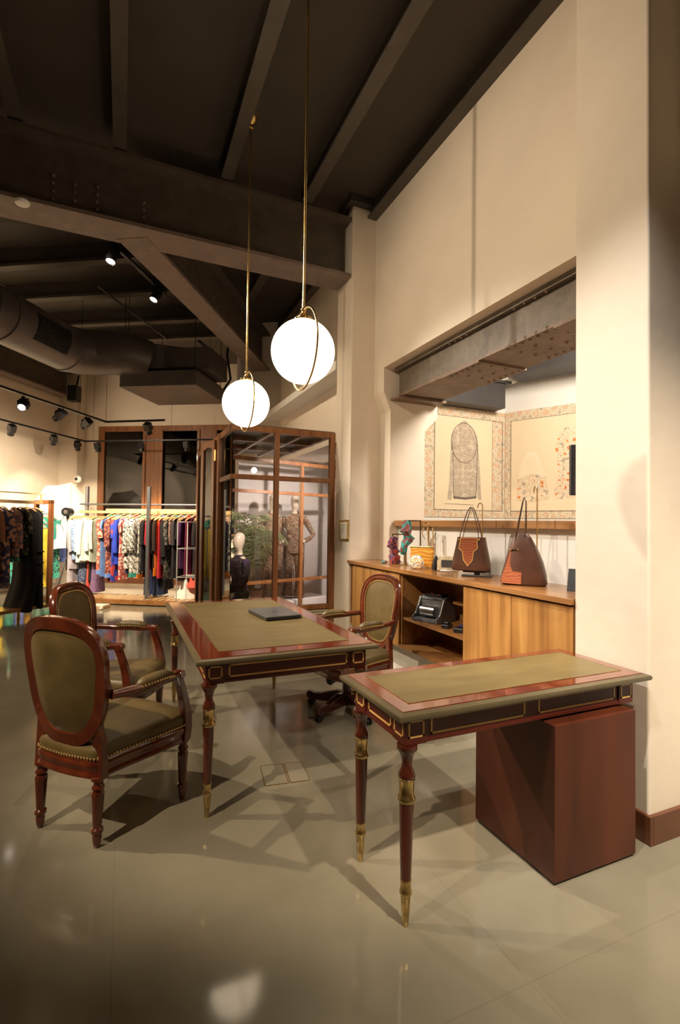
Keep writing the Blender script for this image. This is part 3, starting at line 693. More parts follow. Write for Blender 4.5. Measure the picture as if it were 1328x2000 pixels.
# swivel chair behind the desk
t = thing('swivel_armchair', 'olive leather oval-backed swivel armchair behind the large desk, before the cabinets', 'chair', (1.60, 3.46, 0), radians(188))
sub = bpy.data.objects.new('x', None)
before = set(COL.objects)
chair_top(t, 'chair_wood', 'olive_leather')
for o in [x for x in COL.objects if x not in before and x.parent == t]:
    o.location = (-0.27, 0, 0.02)
MB().lathe([(0.11,0.315),(0.11,0.295),(0.05,0.285),(0.035,0.27),(0.035,0.12),(0.055,0.11),(0.055,0.07),(0.03,0.065)], n=20).build('column', 'dark_chair_wood', t, smooth=True, angle=40)
MB().box(-0.12,0.13,-0.06,0.06,0.255,0.30).bar((0.1,0,0.27),(0.17,0.0,0.24),0.05,0.04).build('tilt_mechanism', 'black_metal', t, bevel=0.006)
for k in range(5):
    a = radians(16+72*k); c = Vector((cos(a), sin(a), 0)); sd = Vector((-sin(a), cos(a), 0)); rg = []
    for r, zt_, zb_, w_ in ((0.03,0.150,0.058,0.034),(0.09,0.148,0.056,0.031),(0.16,0.128,0.054,0.029),(0.22,0.106,0.052,0.028),(0.27,0.100,0.052,0.029),(0.31,0.112,0.056,0.029),(0.335,0.108,0.060,0.025)):
        p = c*r; rg.append([p-sd*w_+Vector((0,0,zb_)), p+sd*w_+Vector((0,0,zb_)), p+sd*w_+Vector((0,0,zt_-0.008)), p+sd*w_*0.7+Vector((0,0,zt_)), p-sd*w_*0.7+Vector((0,0,zt_)), p-sd*w_+Vector((0,0,zt_-0.008))])
    l = MB().rings(rg).build('base_arm', 'dark_chair_wood', t, bevel=0.003)
    p = c*0.30
    mb = MB()
    for s_ in (-0.012, 0.012): mb.lathe([(0.012,-0.007),(0.027,-0.007),(0.027,0.007),(0.012,0.007)], p+sd*s_+Vector((0,0,0.027)), 16, axis=sd)
    mb.tube([p+Vector((0,0,0.03)), p+Vector((0,0,0.062))], 0.008)
    mb.build('caster', 'black_plastic', l, smooth=True, angle=40)
bpy.data.objects.remove(sub)
# ================================================================= GLOBE PENDANTS
def pendant(label, x, y, z, r=0.2, tilt=0):
    t = thing('globe_pendant', label, 'lamp', (x, y, z), 0, 'globe pendants over the large desk')
    MB().sphere((0,0,0), r, 48, 32).build('glass_globe', 'opal', t, smooth=True, angle=180)
    MB().lathe([(0.055,r-0.010),(0.060,r-0.002),(0.058,r+0.008),(0.035,r+0.012),(0.022,r+0.03),(0.012,r+0.045),(0.014,r+0.06),(0.018,r+0.068),(0.014,r+0.078),(0.006,r+0.083)], n=24).build('cap', 'brass', t, smooth=True, angle=50)
    MB().tube([(0,0,r+0.075),(0,0,CEIL-z-0.03)], 0.0085, 10).build('rod', 'brass', t, smooth=True)
    MB().lathe([(0.010,CEIL-z-0.10),(0.022,CEIL-z-0.095),(0.022,CEIL-z-0.07),(0.012,CEIL-z-0.06),(0.03,CEIL-z-0.045),(0.055,CEIL-z-0.02),(0.06,CEIL-z)], n=24).build('ceiling_rose', 'brass', t, smooth=True, angle=50)
    R = r+0.045; pts = []
    ca = radians(tilt)
    for k in range(64):
        a = 2*pi*k/64; h = (R)*cos(a); 
        off = 0.66*R*sin(a)+0.35*0
        pts.append((cos(ca)*(0.010+R*sin(a)), sin(ca)*(0.010+R*sin(a)), 0.012+h*1.02))
    MB().tube(pts, 0.0065, 10, closed=True).build('brass_hoop', 'brass', t, smooth=True)
    return t
pendant('near glowing globe pendant with a brass hoop, the larger looking of the two', 1.02, 2.93, 2.508, tilt=50)
pendant('rear glowing globe pendant with a brass hoop, the lower looking of the two', 0.952, 4.20, 2.448, tilt=52)
for o in COL.objects:
    if o.name.startswith('brass_hoop'): o.rotation_euler = (0, 0, radians(-140))
# ================================================================= WALL CABINETS IN THE OPENING
def cab(label, y0, y1, doors, gapside=None):
    t = thing('wall_cabinet', label, 'cabinet', (2.215, y0, 0.37), 0, 'wooden cabinets along the opening')
    L = y1-y0
    MB().box(0.02, 0.44, 0.002, L-0.002, 0, 0.02).box(0.42, 0.44, 0.002, L-0.002, 0.02, 0.64).box(0.02, 0.42, 0.002, 0.02, 0.02, 0.64).box(0.02, 0.42, L-0.02, L-0.002, 0.02, 0.64).build('carcass', 'teak_y', t)
    for a, b in doors:
        MB().box(0, 0.018, a-y0+0.002, b-y0-0.002, 0.0, 0.628).build('door', 'teak_z', t, bevel=0.002)
    return t
cab('wooden cabinet with two plain doors beside the slim pier', 3.735, 4.775, ((3.735, 4.22), (4.22, 4.69)))
cab('wooden cabinet with two plain doors beside the broad pier', 1.925, 2.855, ((1.925, 2.38), (2.38, 2.855)))
t = thing('open_shelf_cabinet', 'open wooden shelf bay holding the banknote counter between the cabinets', 'cabinet', (2.215, 2.857, 0.37), 0, 'wooden cabinets along the opening')
L = 0.876
MB().box(0.02,0.44,0,0.02,0,0.64).box(0.02,0.44,L-0.02,L,0,0.64).box(0.42,0.44,0.02,L-0.02,0,0.64).build('carcass', 'teak_y', t)
MB().box(0.0,0.42,0.0,L,0.0,0.02).build('bottom_shelf', 'teak_y', t); MB().box(0.03,0.42,0.02,L-0.02,0.235,0.258).build('shelf', 'teak_y', t)
MB().box(0.25,0.42,0.02,0.45,0.42,0.44).build('upper_shelf', 'teak_y', t)
MB().box(0.0,0.03,0.0,L,0.628,0.64).build('rail', 'teak_y', t)
tag(MB().box(2.19, 2.68, 1.92, 4.775, 1.01, 1.043).build('cabinet_worktop', 'teak_y', bevel=0.002), 'long glossy wooden worktop lying over the row of cabinets', 'worktop')
struct('trim_8', bx(2.42, 2.68, 1.92, 4.56, 0, 0.37), 'white_wall', 'white recessed base under the cabinets')
# banknote counter
t = thing('banknote_counter', 'black and grey banknote counting machine on the open shelf', 'money counter', (2.40, 3.48, 0.63), radians(-72))
rg = []
prof = [(-0.13,0.0),(-0.13,0.04),(-0.09,0.06),(-0.03,0.19),(0.02,0.205),(0.12,0.20),(0.13,0.0)]
MB().extrude([(-0.13, y, z) for y, z in prof], (0.02,0,0)).extrude([(0.11, y, z) for y, z in prof], (0.02,0,0)).box(-0.11,0.11,-0.03,0.128,0.002,0.195).box(-0.11,0.11,-0.13,-0.03,0.002,0.03).build('housing', 'grey_plastic', t, bevel=0.006)
MB().bar((0,-0.03,0.17),(0,-0.005,0.20),0.20,0.02).box(-0.08,0.08,0.0,0.10,0.195,0.215).build('hopper', 'black_plastic', t, bevel=0.004)
MB().lathe([(0.045,-0.07),(0.045,0.07)], (0,-0.06,0.085), 18, axis=(1,0,0)).build('stacker_wheel', 'silver', t, smooth=True, angle=40)
MB().box(-0.05,0.05,-0.09,-0.05,0.045,0.10).build('tray_guide', 'black_plastic', t)
MB().box(0.03,0.045,0.02,0.035,0.214,0.219).box(-0.045,-0.03,0.02,0.035,0.214,0.219).build('button', 'red_button', t)
MB().box(-0.02,0.02,0.05,0.08,0.214,0.217).build('display', 'screen', t)
t = thing('card_reader', 'small dark card reader with a bluish screen on the open shelf', 'card reader', (2.36, 3.05, 0.63), radians(-60))
MB().box(-0.04,0.04,-0.08,0.08,0,0.035).build('body', 'black_plastic', t, bevel=0.008); MB().box(-0.03,0.03,0.01,0.07,0.0345,0.037).build('screen', 'phone_blue', t)
tag(MB().box(-0.05,0.05,-0.03,0.03,0,0.03).box(-0.02,0.03,-0.02,0.02,0.03,0.045).xf(Matrix.Translation((2.33, 3.20, 0.63))@Matrix.Rotation(0.6,4,'Z')).build('charger', 'black_plastic', bevel=0.006), 'small black gadget between the banknote counter and the card reader', 'gadget')
pts = [(2.55+0.012*sin(k*0.5), 3.20+0.05*cos(k*0.45), 0.70+0.05*sin(k*0.45)) for k in range(40)]
tag(MB().tube([(x, y, z) for x, y, z in pts], 0.005, 6).tube([(2.55,3.19,0.65),(2.56,3.2,0.632),(2.5,3.1,0.634)],0.005,6).build('cable', 'black_plastic', smooth=True), 'coiled black cable behind the card reader on the shelf', 'cable')
# ================================================================= HANDBAGS AND SMALL GOODS
def rrect(w_, d, z, n=28, e=0.55, dx=0, dy=0, wob=0):
    pts = []
    for k in range(n):
        a = 2*pi*k/n; c, s_ = cos(a), sin(a)
        pts.append((dx+math.copysign(abs(c)**e, c)*w_/2*(1+wob*sin(5*a)), dy+math.copysign(abs(s_)**e, s_)*d/2*(1+wob*cos(7*a)), z))
    return pts
def strap(pts, wd, parent, name='handle', mat='strap_leather'):
    MB().tube(pts, 0.01, 8, flat=(0.003, wd)).build(name, mat, parent, smooth=True)
t = thing('leather_handbag', 'brown leather tote with an orange embroidered pointed patch, left of the two totes', 'handbag', (2.44, 3.05, 1.085), radians(-48))
rg = [rrect(0.27,0.12,0.0), rrect(0.29,0.135,0.01), rrect(0.285,0.13,0.05), rrect(0.26,0.115,0.12,wob=0.01), rrect(0.235,0.10,0.18,wob=0.015), rrect(0.215,0.085,0.235,wob=0.02), rrect(0.21,0.078,0.252,wob=0.02), rrect(0.19,0.06,0.246)]
MB().rings(rg).build('body', 'bag_leather', t, smooth=True, angle=60)
def fpatch(pts, ins, mat, name, parent):   # patch that lies on the tapering front face
    def fy(z): return -0.0675+(-0.0)*z + 0.0255*(min(max(z,0.0),0.25)/0.25) - ins
    MB().extrude([(x, fy(z), z) for x, z in pts], (0, 0.006, 0)).build(name, mat, parent)
fpatch([(-0.075,0.25),(-0.085,0.165),(-0.06,0.145),(-0.05,0.08),(-0.015,0.035),(0.02,0.08),(0.028,0.145),(0.055,0.165),(0.055,0.25)], 0.006, 'inlay', 'patch_border', t)
fpatch([(-0.069,0.246),(-0.079,0.170),(-0.054,0.148),(-0.044,0.083),(-0.015,0.044),(0.014,0.083),(0.022,0.148),(0.049,0.170),(0.049,0.246)], 0.009, 'embroidery', 'embroidered_patch', t)
for s_, x0, x1 in ((-1, -0.085, 0.06), (1, -0.075, 0.07)):
    y = s_*0.04
    pts = [(x0, y*1.05, 0.20), (x0+0.004, y*1.05, 0.25), (x0+0.025, y*0.9, 0.34), (x0+0.055, y*0.5, 0.44), (x0+0.07, y*0.2, 0.472), ((x0+x1)/2+0.01, y*0.1, 0.482), (x1-0.05, y*0.25, 0.46), (x1-0.03, y*0.6, 0.40), (x1-0.005, y*0.9, 0.30), (x1, y*1.05, 0.245), (x1, y*1.05, 0.20)]
    strap(pts, 0.011, t)
MB().box(0.105,0.118,-0.02,0.015,0.03,0.065).build('brass_plate', 'old_brass', t)
MB().sphere((-0.082,-0.047,0.235),0.008).sphere((0.062,-0.047,0.235),0.008).build('rivets', 'brass', t, smooth=True)
t = thing('bag_stand', 'low black stand under the left brown tote', 'stand', (2.46, 3.02, 1.043), radians(-48))
MB().box(-0.10,0.12,-0.045,0.05,0,0.012).box(-0.09,0.11,-0.04,0.045,0.030,0.042).box(-0.01,0.03,-0.02,0.02,0.012,0.03).build('base', 'black_plastic', t, bevel=0.003)
def hook_stand(label, x, y, h, rz):
    t = thing('brass_bag_hook', label, 'hook stand', (x, y, 1.043), rz, 'brass hook stands for the handbags')
    MB().lathe([(0.05,0),(0.05,0.006),(0.01,0.010)], n=20).build('foot', 'brass', t, smooth=True, angle=40)
    pts = [(0,0,0.008),(0,0,h-0.03)]+[(0.018-0.018*cos(a), 0, h-0.03+0.022*sin(a)) for a in [radians(d) for d in range(15,190,25)]]+[(0.037,0,h-0.045)]
    MB().tube(pts, 0.0045, 8).build('hooked_rod', 'brass', t, smooth=True); return t
hook_stand('brass hook stand holding up the handles of the left tote', 2.545, 3.05, 0.565, radians(160))
hook_stand('tall brass hook stand beside the right tote', 2.545, 2.50, 0.66, radians(80))
# right tote: folded, pointed
t = thing('leather_handbag', 'brown leather tote folded to a point, with stepped orange embroidery, right of the two totes', 'handbag', (2.42, 2.49, 1.045), radians(-52))
rg = [rrect(0.27,0.13,0.0), rrect(0.29,0.15,0.012), rrect(0.275,0.14,0.07,wob=0.01), rrect(0.235,0.125,0.15,dx=0.0,wob=0.02), rrect(0.18,0.10,0.23,dx=-0.005,wob=0.03), rrect(0.115,0.075,0.30,dx=-0.01,wob=0.03), rrect(0.07,0.055,0.335,dx=-0.012,wob=0.03)]
MB().rings(rg).build('body', 'bag_leather', t, smooth=True, angle=60)
def fy2(z): return -0.0755+0.055*(z/0.335)
st = [(-0.13,0.012),(-0.005,0.008),(-0.005,0.10),(-0.022,0.115),(-0.022,0.16),(-0.038,0.175),(-0.038,0.23),(-0.055,0.24),(-0.078,0.22),(-0.10,0.13),(-0.125,0.06)]
MB().extrude([(x, fy2(z)-0.007, z) for x, z in st], (0,0.02,0)).build('embroidered_patch', 'embroidery', t)
MB().extrude([(x, fy2(z)-0.006, z) for x, z in ((-0.02,0.32),(0.045,0.315),(0.09,0.20),(0.085,0.12),(0.03,0.20))], (0,0.02,0)).build('folded_flap', 'strap_leather', t, bevel=0.004)
MB().box(-0.075,-0.03,-0.056,-0.048,0.225,0.231).sphere((-0.075,-0.052,0.228),0.007).sphere((-0.03,-0.052,0.228),0.007).build('buckle', 'brass', t, smooth=True, angle=40)
for s_ in (-1, 1):
    pts = [(-0.055,s_*0.03,0.20),(-0.050,s_*0.03,0.30),(-0.03,s_*0.02,0.42),(-0.01,s_*0.012,0.53),(0.0,0,0.573),(0.012,s_*0.01,0.545),(0.012,s_*0.02,0.42),(0.01,s_*0.03,0.31)]
    strap(pts, 0.011, t)
# clutch, purse, cream clutch, tassel bag
t = thing('clutch_bag', 'orange patterned clutch standing on the worktop behind the round purse', 'clutch', (2.45, 3.74, 1.05), radians(-50))
MB().rings([rrect(0.20,0.04,0.0), rrect(0.21,0.045,0.02), rrect(0.215,0.035,0.10), rrect(0.215,0.02,0.175), rrect(0.20,0.012,0.18)]).build('body', 'orange_weave', t, smooth=True, angle=60)
MB().box(-0.11,0.11,-0.012,0.012,0.172,0.184).build('frame', 'old_brass', t, bevel=0.003)
t = thing('coin_purse', 'small rounded white and orange flowered purse on the worktop edge', 'purse', (2.34, 3.66, 1.045), radians(-50))
MB().rings([rrect(0.09,0.03,0.0), rrect(0.125,0.05,0.018), rrect(0.135,0.055,0.05), rrect(0.12,0.04,0.085), rrect(0.075,0.022,0.105)]).build('body', 'flower_purse', t, smooth=True, angle=70)
MB().tube([(-0.058,0,0.078),(-0.05,0,0.095),(-0.03,0,0.107),(0,0,0.110),(0.03,0,0.107),(0.05,0,0.095),(0.058,0,0.078)], 0.005).sphere((0,0,0.118),0.008).build('clasp', 'silver', t, smooth=True)
t = thing('cream_handbag', 'cream structured clutch with a grey flap, beside the left tote', 'clutch', (2.50, 3.43, 1.047), radians(-42))
MB().rings([rrect(0.17,0.05,0.0,e=0.35), rrect(0.17,0.05,0.08,e=0.35), rrect(0.14,0.035,0.12,e=0.4)]).build('body', 'cream_clutch', t, bevel=0.003)
MB().box(-0.05,0.05,-0.032,-0.024,0.03,0.09).build('flap', 'grey_plastic', t, bevel=0.002)
MB().tube([(-0.05,-0.06,0.004),(0.0,-0.08,0.006),(0.06,-0.075,0.004),(0.10,-0.05,0.006)], 0.004).build('chain', 'silver', t, smooth=True)
t = thing('tassel_pouch', 'small black tasselled pouch between the orange and cream clutches', 'pouch', (2.44, 3.51, 1.046), 0)
MB().rings([rrect(0.06,0.045,0.0,wob=0.06), rrect(0.07,0.05,0.03,wob=0.06), rrect(0.045,0.035,0.08,wob=0.08), rrect(0.012,0.012,0.12)]).build('body', 'black_plastic', t, smooth=True)
# brass frames with tied scarves
def display_frame(label, x, y, w_, h, rz):
    t = thing('brass_display_frame', label, 'display frame', (x, y, 1.043), rz, 'brass display frames for scarves')
    MB().bar((-w_/2,0,0),(-w_/2,0,h),0.012,0.012).bar((w_/2,0,0),(w_/2,0,h),0.012,0.012).bar((-w_/2-0.006,0,h),(w_/2+0.006,0,h),0.012,0.012).build('frame', 'old_brass', t)
    MB().box(-w_/2-0.02,w_/2+0.02,-0.05,0.05,0,0.008).build('base_plate', 'old_brass', t); return t
display_frame('lower brass frame stand with the red scarf beside it', 2.43, 4.10, 0.13, 0.29, radians(-45))
display_frame('taller brass frame stand with the teal scarf knotted on it', 2.50, 3.98, 0.15, 0.42, radians(-45))
def scarf(label, mat, spots, loc):
    mb = MB(); random.seed(len(label))
    rg = []
    for k, (x, y, z, r) in enumerate(spots):
        rg.append([(x+r*(1+0.35*sin(3*a+k*1.7)+0.12*sin(7*a))*cos(a), y+0.8*r*(1+0.3*cos(4*a+k))*sin(a), z) for a in [2*pi*j/28 for j in range(28)]])
    mb.rings(rg); o = mb.build('knotted_scarf', mat, smooth=True, angle=70); o.location = loc; return tag(o, label, 'scarf')
scarf('red and navy knotted scarf ruffled down a post at the far end of the worktop', 'scarf_red', [(0,0,0,0.04),(0.01,0,0.02,0.055),(0,0,0.05,0.045),(0.01,0,0.08,0.05),(0,0,0.10,0.03),(0.01,0,0.125,0.05),(0,0,0.15,0.03),(-0.01,0,0.17,0.045),(-0.02,0,0.21,0.042),(-0.01,0,0.25,0.038),(-0.01,0,0.265,0.02)], (2.40, 4.15, 1.043))
scarf('teal and dark knotted scarf hanging from the taller brass frame', 'scarf_teal', [(-0.04,0,0,0.015),(-0.04,0,0.03,0.035),(-0.03,0,0.08,0.03),(0.01,0,0.12,0.045),(0.03,0,0.15,0.05),(0,0,0.19,0.035),(-0.02,0,0.22,0.055),(0.01,0,0.25,0.04),(0.0,0,0.30,0.04),(0,0,0.32,0.02)], (2.46, 4.02, 1.145))
scarf('small dark green hair tie lying at the far end of the worktop', 'scarf_teal', [(0,0,0,0.02),(0.0,0,0.008,0.035),(0,0,0.02,0.02)], (2.38, 4.31, 1.044))
t = thing('necklace_stand', 'gilt necklace stand with draped cream cord behind the orange clutch', 'stand', (2.56, 3.80, 1.043), radians(-50))
MB().lathe([(0.04,0),(0.04,0.006),(0.006,0.01),(0.006,0.37),(0.001,0.375)], n=14).bar((-0.05,0,0.36),(0.05,0,0.36),0.008,0.008).tube([(-0.03+0.028*cos(a),0,0.375+0.028*sin(a)) for a in [radians(d) for d in range(0,360,30)]],0.004,6,closed=True).build('frame', 'brass', t, smooth=True, angle=40)
MB().tube([(0.04,-0.01,0.36),(0.042,-0.015,0.2),(0.02,-0.015,0.1),(0.0,-0.015,0.2),(-0.01,-0.01,0.36)], 0.006).tube([(-0.045,-0.01,0.36),(-0.06,-0.012,0.3),(-0.03,-0.012,0.25)], 0.005).build('cord', 'rail_wood', t, smooth=True)
t = thing('sign_holder', 'dark easel-back card on the worktop beside the broad pier', 'card holder', (2.47, 2.125, 1.043), radians(-60))
MB().bar((-0.0,0,0),(0.0,0.05,0.13),0.10,0.006).bar((0,0.07,0),(0,0.045,0.11),0.02,0.004).build('card', 'black_plastic', t)
# monitor fixed to the pier side
t = thing('monitor', 'black flat monitor seen edge-on above the ledge at the broad pier', 'monitor', (2.62, 2.14, 1.775), radians(-28))
MB().box(-0.13,0.14,-0.018,0.018,-0.155,0.155).build('housing', 'black_plastic', t, bevel=0.006)
MB().box(-0.12,0.13,-0.0195,-0.018,-0.14,0.145).build('screen', 'screen', t)
MB().bar((0.02,0.02,0),(0.05,-0.17,0.0),0.04,0.04).build('wall_bracket', 'black_metal', t)
# framed notice on the slim pier
t = thing('framed_certificate', 'small gilt framed document hanging on the slim pier beside the vestibule', 'picture frame', (2.212, 4.90, 1.36), 0)
MB().box(-0.018,0,-0.115,0.115,0.095,0.11).box(-0.018,0,-0.115,0.115,-0.11,-0.095).box(-0.018,0,-0.115,-0.10,-0.11,0.11).box(-0.018,0,0.10,0.115,-0.11,0.11).build('frame', 'brass', t, bevel=0.002)
MB().box(-0.008,0,-0.10,0.10,-0.095,0.095).build('document', 'paper', t)
MB().box(-0.0088,-0.008,-0.05,0.05,0.05,0.056).box(-0.0088,-0.008,-0.06,0.06,0.02,0.024).box(-0.0088,-0.008,-0.06,0.06,0.0,0.004).box(-0.0088,-0.008,-0.04,0.04,-0.03,-0.026).build('document_lines', 'old_brass', t)
# ================================================================= PRINTED WALL PANELS
def panel_parts(t, W, z0, z1, xin0, xin1, strips):
    """local x runs along the wall, -y faces the room"""
    MB().box(0, W, -0.012, 0, z0, z1).build('floral_border', 'floral_border', t)
    MB().box(xin0, xin1, -0.016, -0.012, z0+0.095, z1-0.125).build('print_field', 'print_paper', t)
    mb = MB()
    for a, b, c, d in strips: mb.box(a, b, -0.018, -0.012, c, d)
    mb.build('border_line', 'ink', t)
def flat(t, pts, mat, name, y=-0.0175, d=0.002): return MB().extrude([(x, y, z) for x, z in pts], (0, d, 0)).build(name, mat, t)
t = thing('printed_wall_panel', 'large printed wall panel with a floral border and an old grey hooded coat', 'wall panel', (3.30, 5.25, 0))
z0, z1 = 1.53, 2.955
panel_parts(t, 1.44, z0, z1, 0.305, 1.222, [(0.298,0.303,1.625,2.83),(1.395,1.40,1.625,2.83),(0.298,1.40,1.622,1.627),(0.298,1.40,2.828,2.833),(1.222,1.226,1.625,2.83)])
flat(t, [(0.50,1.76),(0.53,1.98),(0.545,2.35),(0.56,2.60),(0.72,2.78),(0.76,2.795),(0.80,2.78),(0.97,2.60),(1.00,2.35),(1.03,1.98),(1.045,1.76),(1.00,1.76),(0.965,1.90),(0.955,1.78),(0.60,1.76),(0.585,1.88),(0.56,1.75)], 'coat_print', 'coat_picture')
mb = MB()
mb.tube([(0.76+0.205*cos(a), -0.019, 2.50+0.26*sin(a)) for a in [2*pi*k/40 for k in range(40)]], 0.004, 5, closed=True)
mb.tube([(0.60,-0.019,1.78),(0.59,-0.019,2.1),(0.575,-0.019,2.5)], 0.004, 5).tube([(0.955,-0.019,1.80),(0.965,-0.019,2.1),(0.975,-0.019,2.5)], 0.004, 5).tube([(0.595,-0.019,1.79),(0.78,-0.019,1.775),(0.955,-0.019,1.80)], 0.012, 5)
mb.tube([(0.46,-0.019,1.70),(0.92,-0.019,1.695)], 0.002, 4).build('coat_outline', 'ink', t)
t = thing('printed_wall_panel', 'large printed wall panel showing an orange patterned skirt and dress', 'wall panel', c0+Vector((0,0,0)), radians(-65))
panel_parts(t, 2.6, 1.53, 2.965, 0.09, 2.5, [(0.085,0.09,1.56,2.84),(0.085,2.5,2.838,2.843),(0.085,2.5,1.623,1.628)])
flat(t, [(0.165,1.77),(0.20,2.19),(0.30,2.39),(0.36,2.405),(0.43,2.38),(0.52,2.15),(0.60,1.78),(0.38,1.75)], 'pale_print', 'skirt_top_picture')
flat(t, [(0.165,1.77),(0.19,2.05),(0.36,2.12),(0.54,2.06),(0.60,1.78),(0.38,1.75)], 'skirt_print', 'skirt_picture', -0.0195)
flat(t, [(0.63,1.77),(0.70,2.10),(0.68,2.35),(0.66,2.42),(0.72,2.62),(0.80,2.70),(0.86,2.62),(0.92,2.72),(1.02,2.6),(1.1,2.4),(1.12,2.0),(1.2,1.8)], 'skirt_print', 'dress_picture')
# ================================================================= GLASS VESTIBULE
VX0, VX1, VY, VZ = 1.045, 2.208, 5.20, 2.43
t = thing('glass_vestibule', 'brown wood framed glass entrance vestibule beside the slim pier', 'vestibule', (0,0,0))
mb = MB(); s5 = 0.045
mb.box(VX1-0.06, VX1+0.001, VY-0.033, VY+0.033, 0, VZ+0.032).box(1.50, 1.55, VY-0.033, VY+0.033, 0, VZ-0.03)
mb.box(1.02, VX1, VY-0.03, VY+0.03, VZ-0.03, VZ+0.03).box(1.045, VX1, VY-0.03, VY+0.03, 1.885, 1.935).box(1.045, VX1, VY-0.028, VY+0.028, 0.47, 0.52)
mb.box(1.02, 1.07, VY-0.025, 7.35, VZ-0.04, VZ+0.03).box(1.02, 1.07, VY-0.025, 6.0, 1.885, 1.935)
mb.box(1.005, 1.075, 5.80, 5.92, 0, VZ+0.03).box(1.0, 1.08, 7.15, 7.28, 0, VZ+0.03)
mb.build('front_frame', 'frame_wood', t, bevel=0.004)
FA = radians(18.0); fd = Vector((cos(FA), sin(FA), 0)); f0 = Vector((1.06, 7.30, 0)); FL = 2.6
def fp(s_, z): return f0+fd*s_+Vector((0,0,z))
mb = MB()
mb.bar(fp(0,VZ-0.02), fp(FL,VZ-0.02), 0.06, 0.06).bar(fp(0,1.91), fp(FL,1.91), 0.05, 0.05).bar(fp(0,0.49), fp(FL,0.49), 0.05, 0.05)
for s_ in (0.03, 1.77, 2.55): mb.bar(fp(s_,0), fp(s_,VZ), 0.055, 0.055, up=fd)
mb.build('rear_frame', 'frame_wood', t, bevel=0.003)
mb = MB()
for x in (1.05, 1.50, 1.86, 2.17): mb.box(x-0.02, x+0.02, VY, 7.3, VZ-0.02, VZ+0.03)
mb.box(VX0, VX1, 5.9, 5.94, VZ-0.02, VZ+0.03).box(VX0, VX1, 6.6, 6.64, VZ-0.02, VZ+0.03)
mb.build('roof_frame', 'frame_wood', t)
MB().box(VX0, VX1, VY, 7.3, VZ+0.03, VZ+0.045).build('roof_panel', 'duct_metal', t)
for a in ((1.05, 1.50, VY-0.004, VY+0.004, 1.935, 2.40), (1.55, VX1-0.06, VY-0.004, VY+0.004, 1.935, 2.40), (1.05, 1.50, VY-0.004, VY+0.004, 0.52, 1.885), (1.55, VX1-0.06, VY-0.004, VY+0.004, 0.52, 1.885),
          (1.041, 1.049, VY, 5.82, 1.935, 2.40), (1.041, 1.049, VY, 5.82, 0.05, 1.885)):
    MB().box(*a).build('glass_pane', 'glass', t)
for a, b in ((0.06,1.74),(1.80,2.52)):
    for z0_, z1_ in ((0.52,1.885),(1.935,2.38)):
        MB().bar(fp(a,(z0_+z1_)/2), fp(b,(z0_+z1_)/2), 0.008, z1_-z0_).build('glass_pane', 'glass', t)
mb = MB()
for k in range(15): mb.bar((1.07, VY, 0.05+k*0.029), (VX1-0.06, VY, 0.05+k*0.029), 0.05, 0.012, up=(0,-0.5,1))
mb.build('louvre_panel', 'louvre_white', t)
MB().bar((1.085,5.80,2.15),(1.085,5.80,2.28),0.012,0.02).bar((0.985,5.93,2.15),(0.985,5.93,2.28),0.012,0.02).bar((0.985,5.93,1.0),(0.985,5.93,1.12),0.012,0.02).build('brass_hinge', 'brass', t)
def door(name_label, hinge, ang, w_):
    t = thing('entrance_door', name_label, 'door', hinge, ang, 'open leaves of the vestibule door')
    mb = MB().box(0,0.085,-0.022,0.022,0.01,2.40).box(w_-0.085,w_,-0.022,0.022,0.01,2.40).box(0.085,w_-0.085,-0.022,0.022,0.01,0.16)
    mb.extrude([(0.085,-0.022,2.31),(w_*0.5,-0.022,2.335),(w_-0.085,-0.022,2.31),(w_-0.085,-0.022,2.40),(0.085,-0.022,2.40)], (0,0.044,0))
    mb.build('frame', 'frame_wood', t, bevel=0.003)
    MB().box(0.085,w_-0.085,-0.004,0.004,0.16,2.33).build('glass_pane', 'glass', t)
    MB().tube([(w_-0.05,-0.03,1.0),(w_-0.05,-0.07,1.02),(w_-0.05,-0.07,1.28),(w_-0.05,-0.03,1.30)], 0.010).build('handle', 'brass', t, smooth=True)
door('nearer open leaf of the wood framed glass door', (1.0, 5.95, 0), radians(101), 0.46)
door('farther open leaf of the wood framed glass door', (0.985, 6.72, 0), radians(92), 0.44)
# display bay behind the vestibule
e0 = Vector((1.855, 8.66, 0)); sd = Vector((cos(radians(12)), sin(radians(12)), 0)); nb = Vector((-sin(radians(12)), cos(radians(12)), 0))
struct('wall_display', MB().extrude([e0, e0+sd*4, e0+sd*4+nb*0.15, e0+nb*0.15], (0,0,CEIL)), 'lilac_wall', 'pale lilac wall behind the shop window mannequins')
struct('wall_display_side', bx(4.2, 4.35, 5.4, 9.5, 0, CEIL), 'lilac_wall', 'pale side wall of the display bay')
struct('ceiling_display', bx(2.21, 4.3, 5.2, 9.3, 3.2, 3.3), 'white_wall', 'pale ceiling over the display bay')
tag(MB().extrude([fp(0.9,0)+nb*0.12, fp(2.5,0)+nb*0.12, fp(2.5,0)+nb*0.72, fp(0.9,0)+nb*0.72], (0,0,0.12)).build('display_plinth', 'lilac_wall'), 'low white plinth under the shop window mannequins', 'plinth')
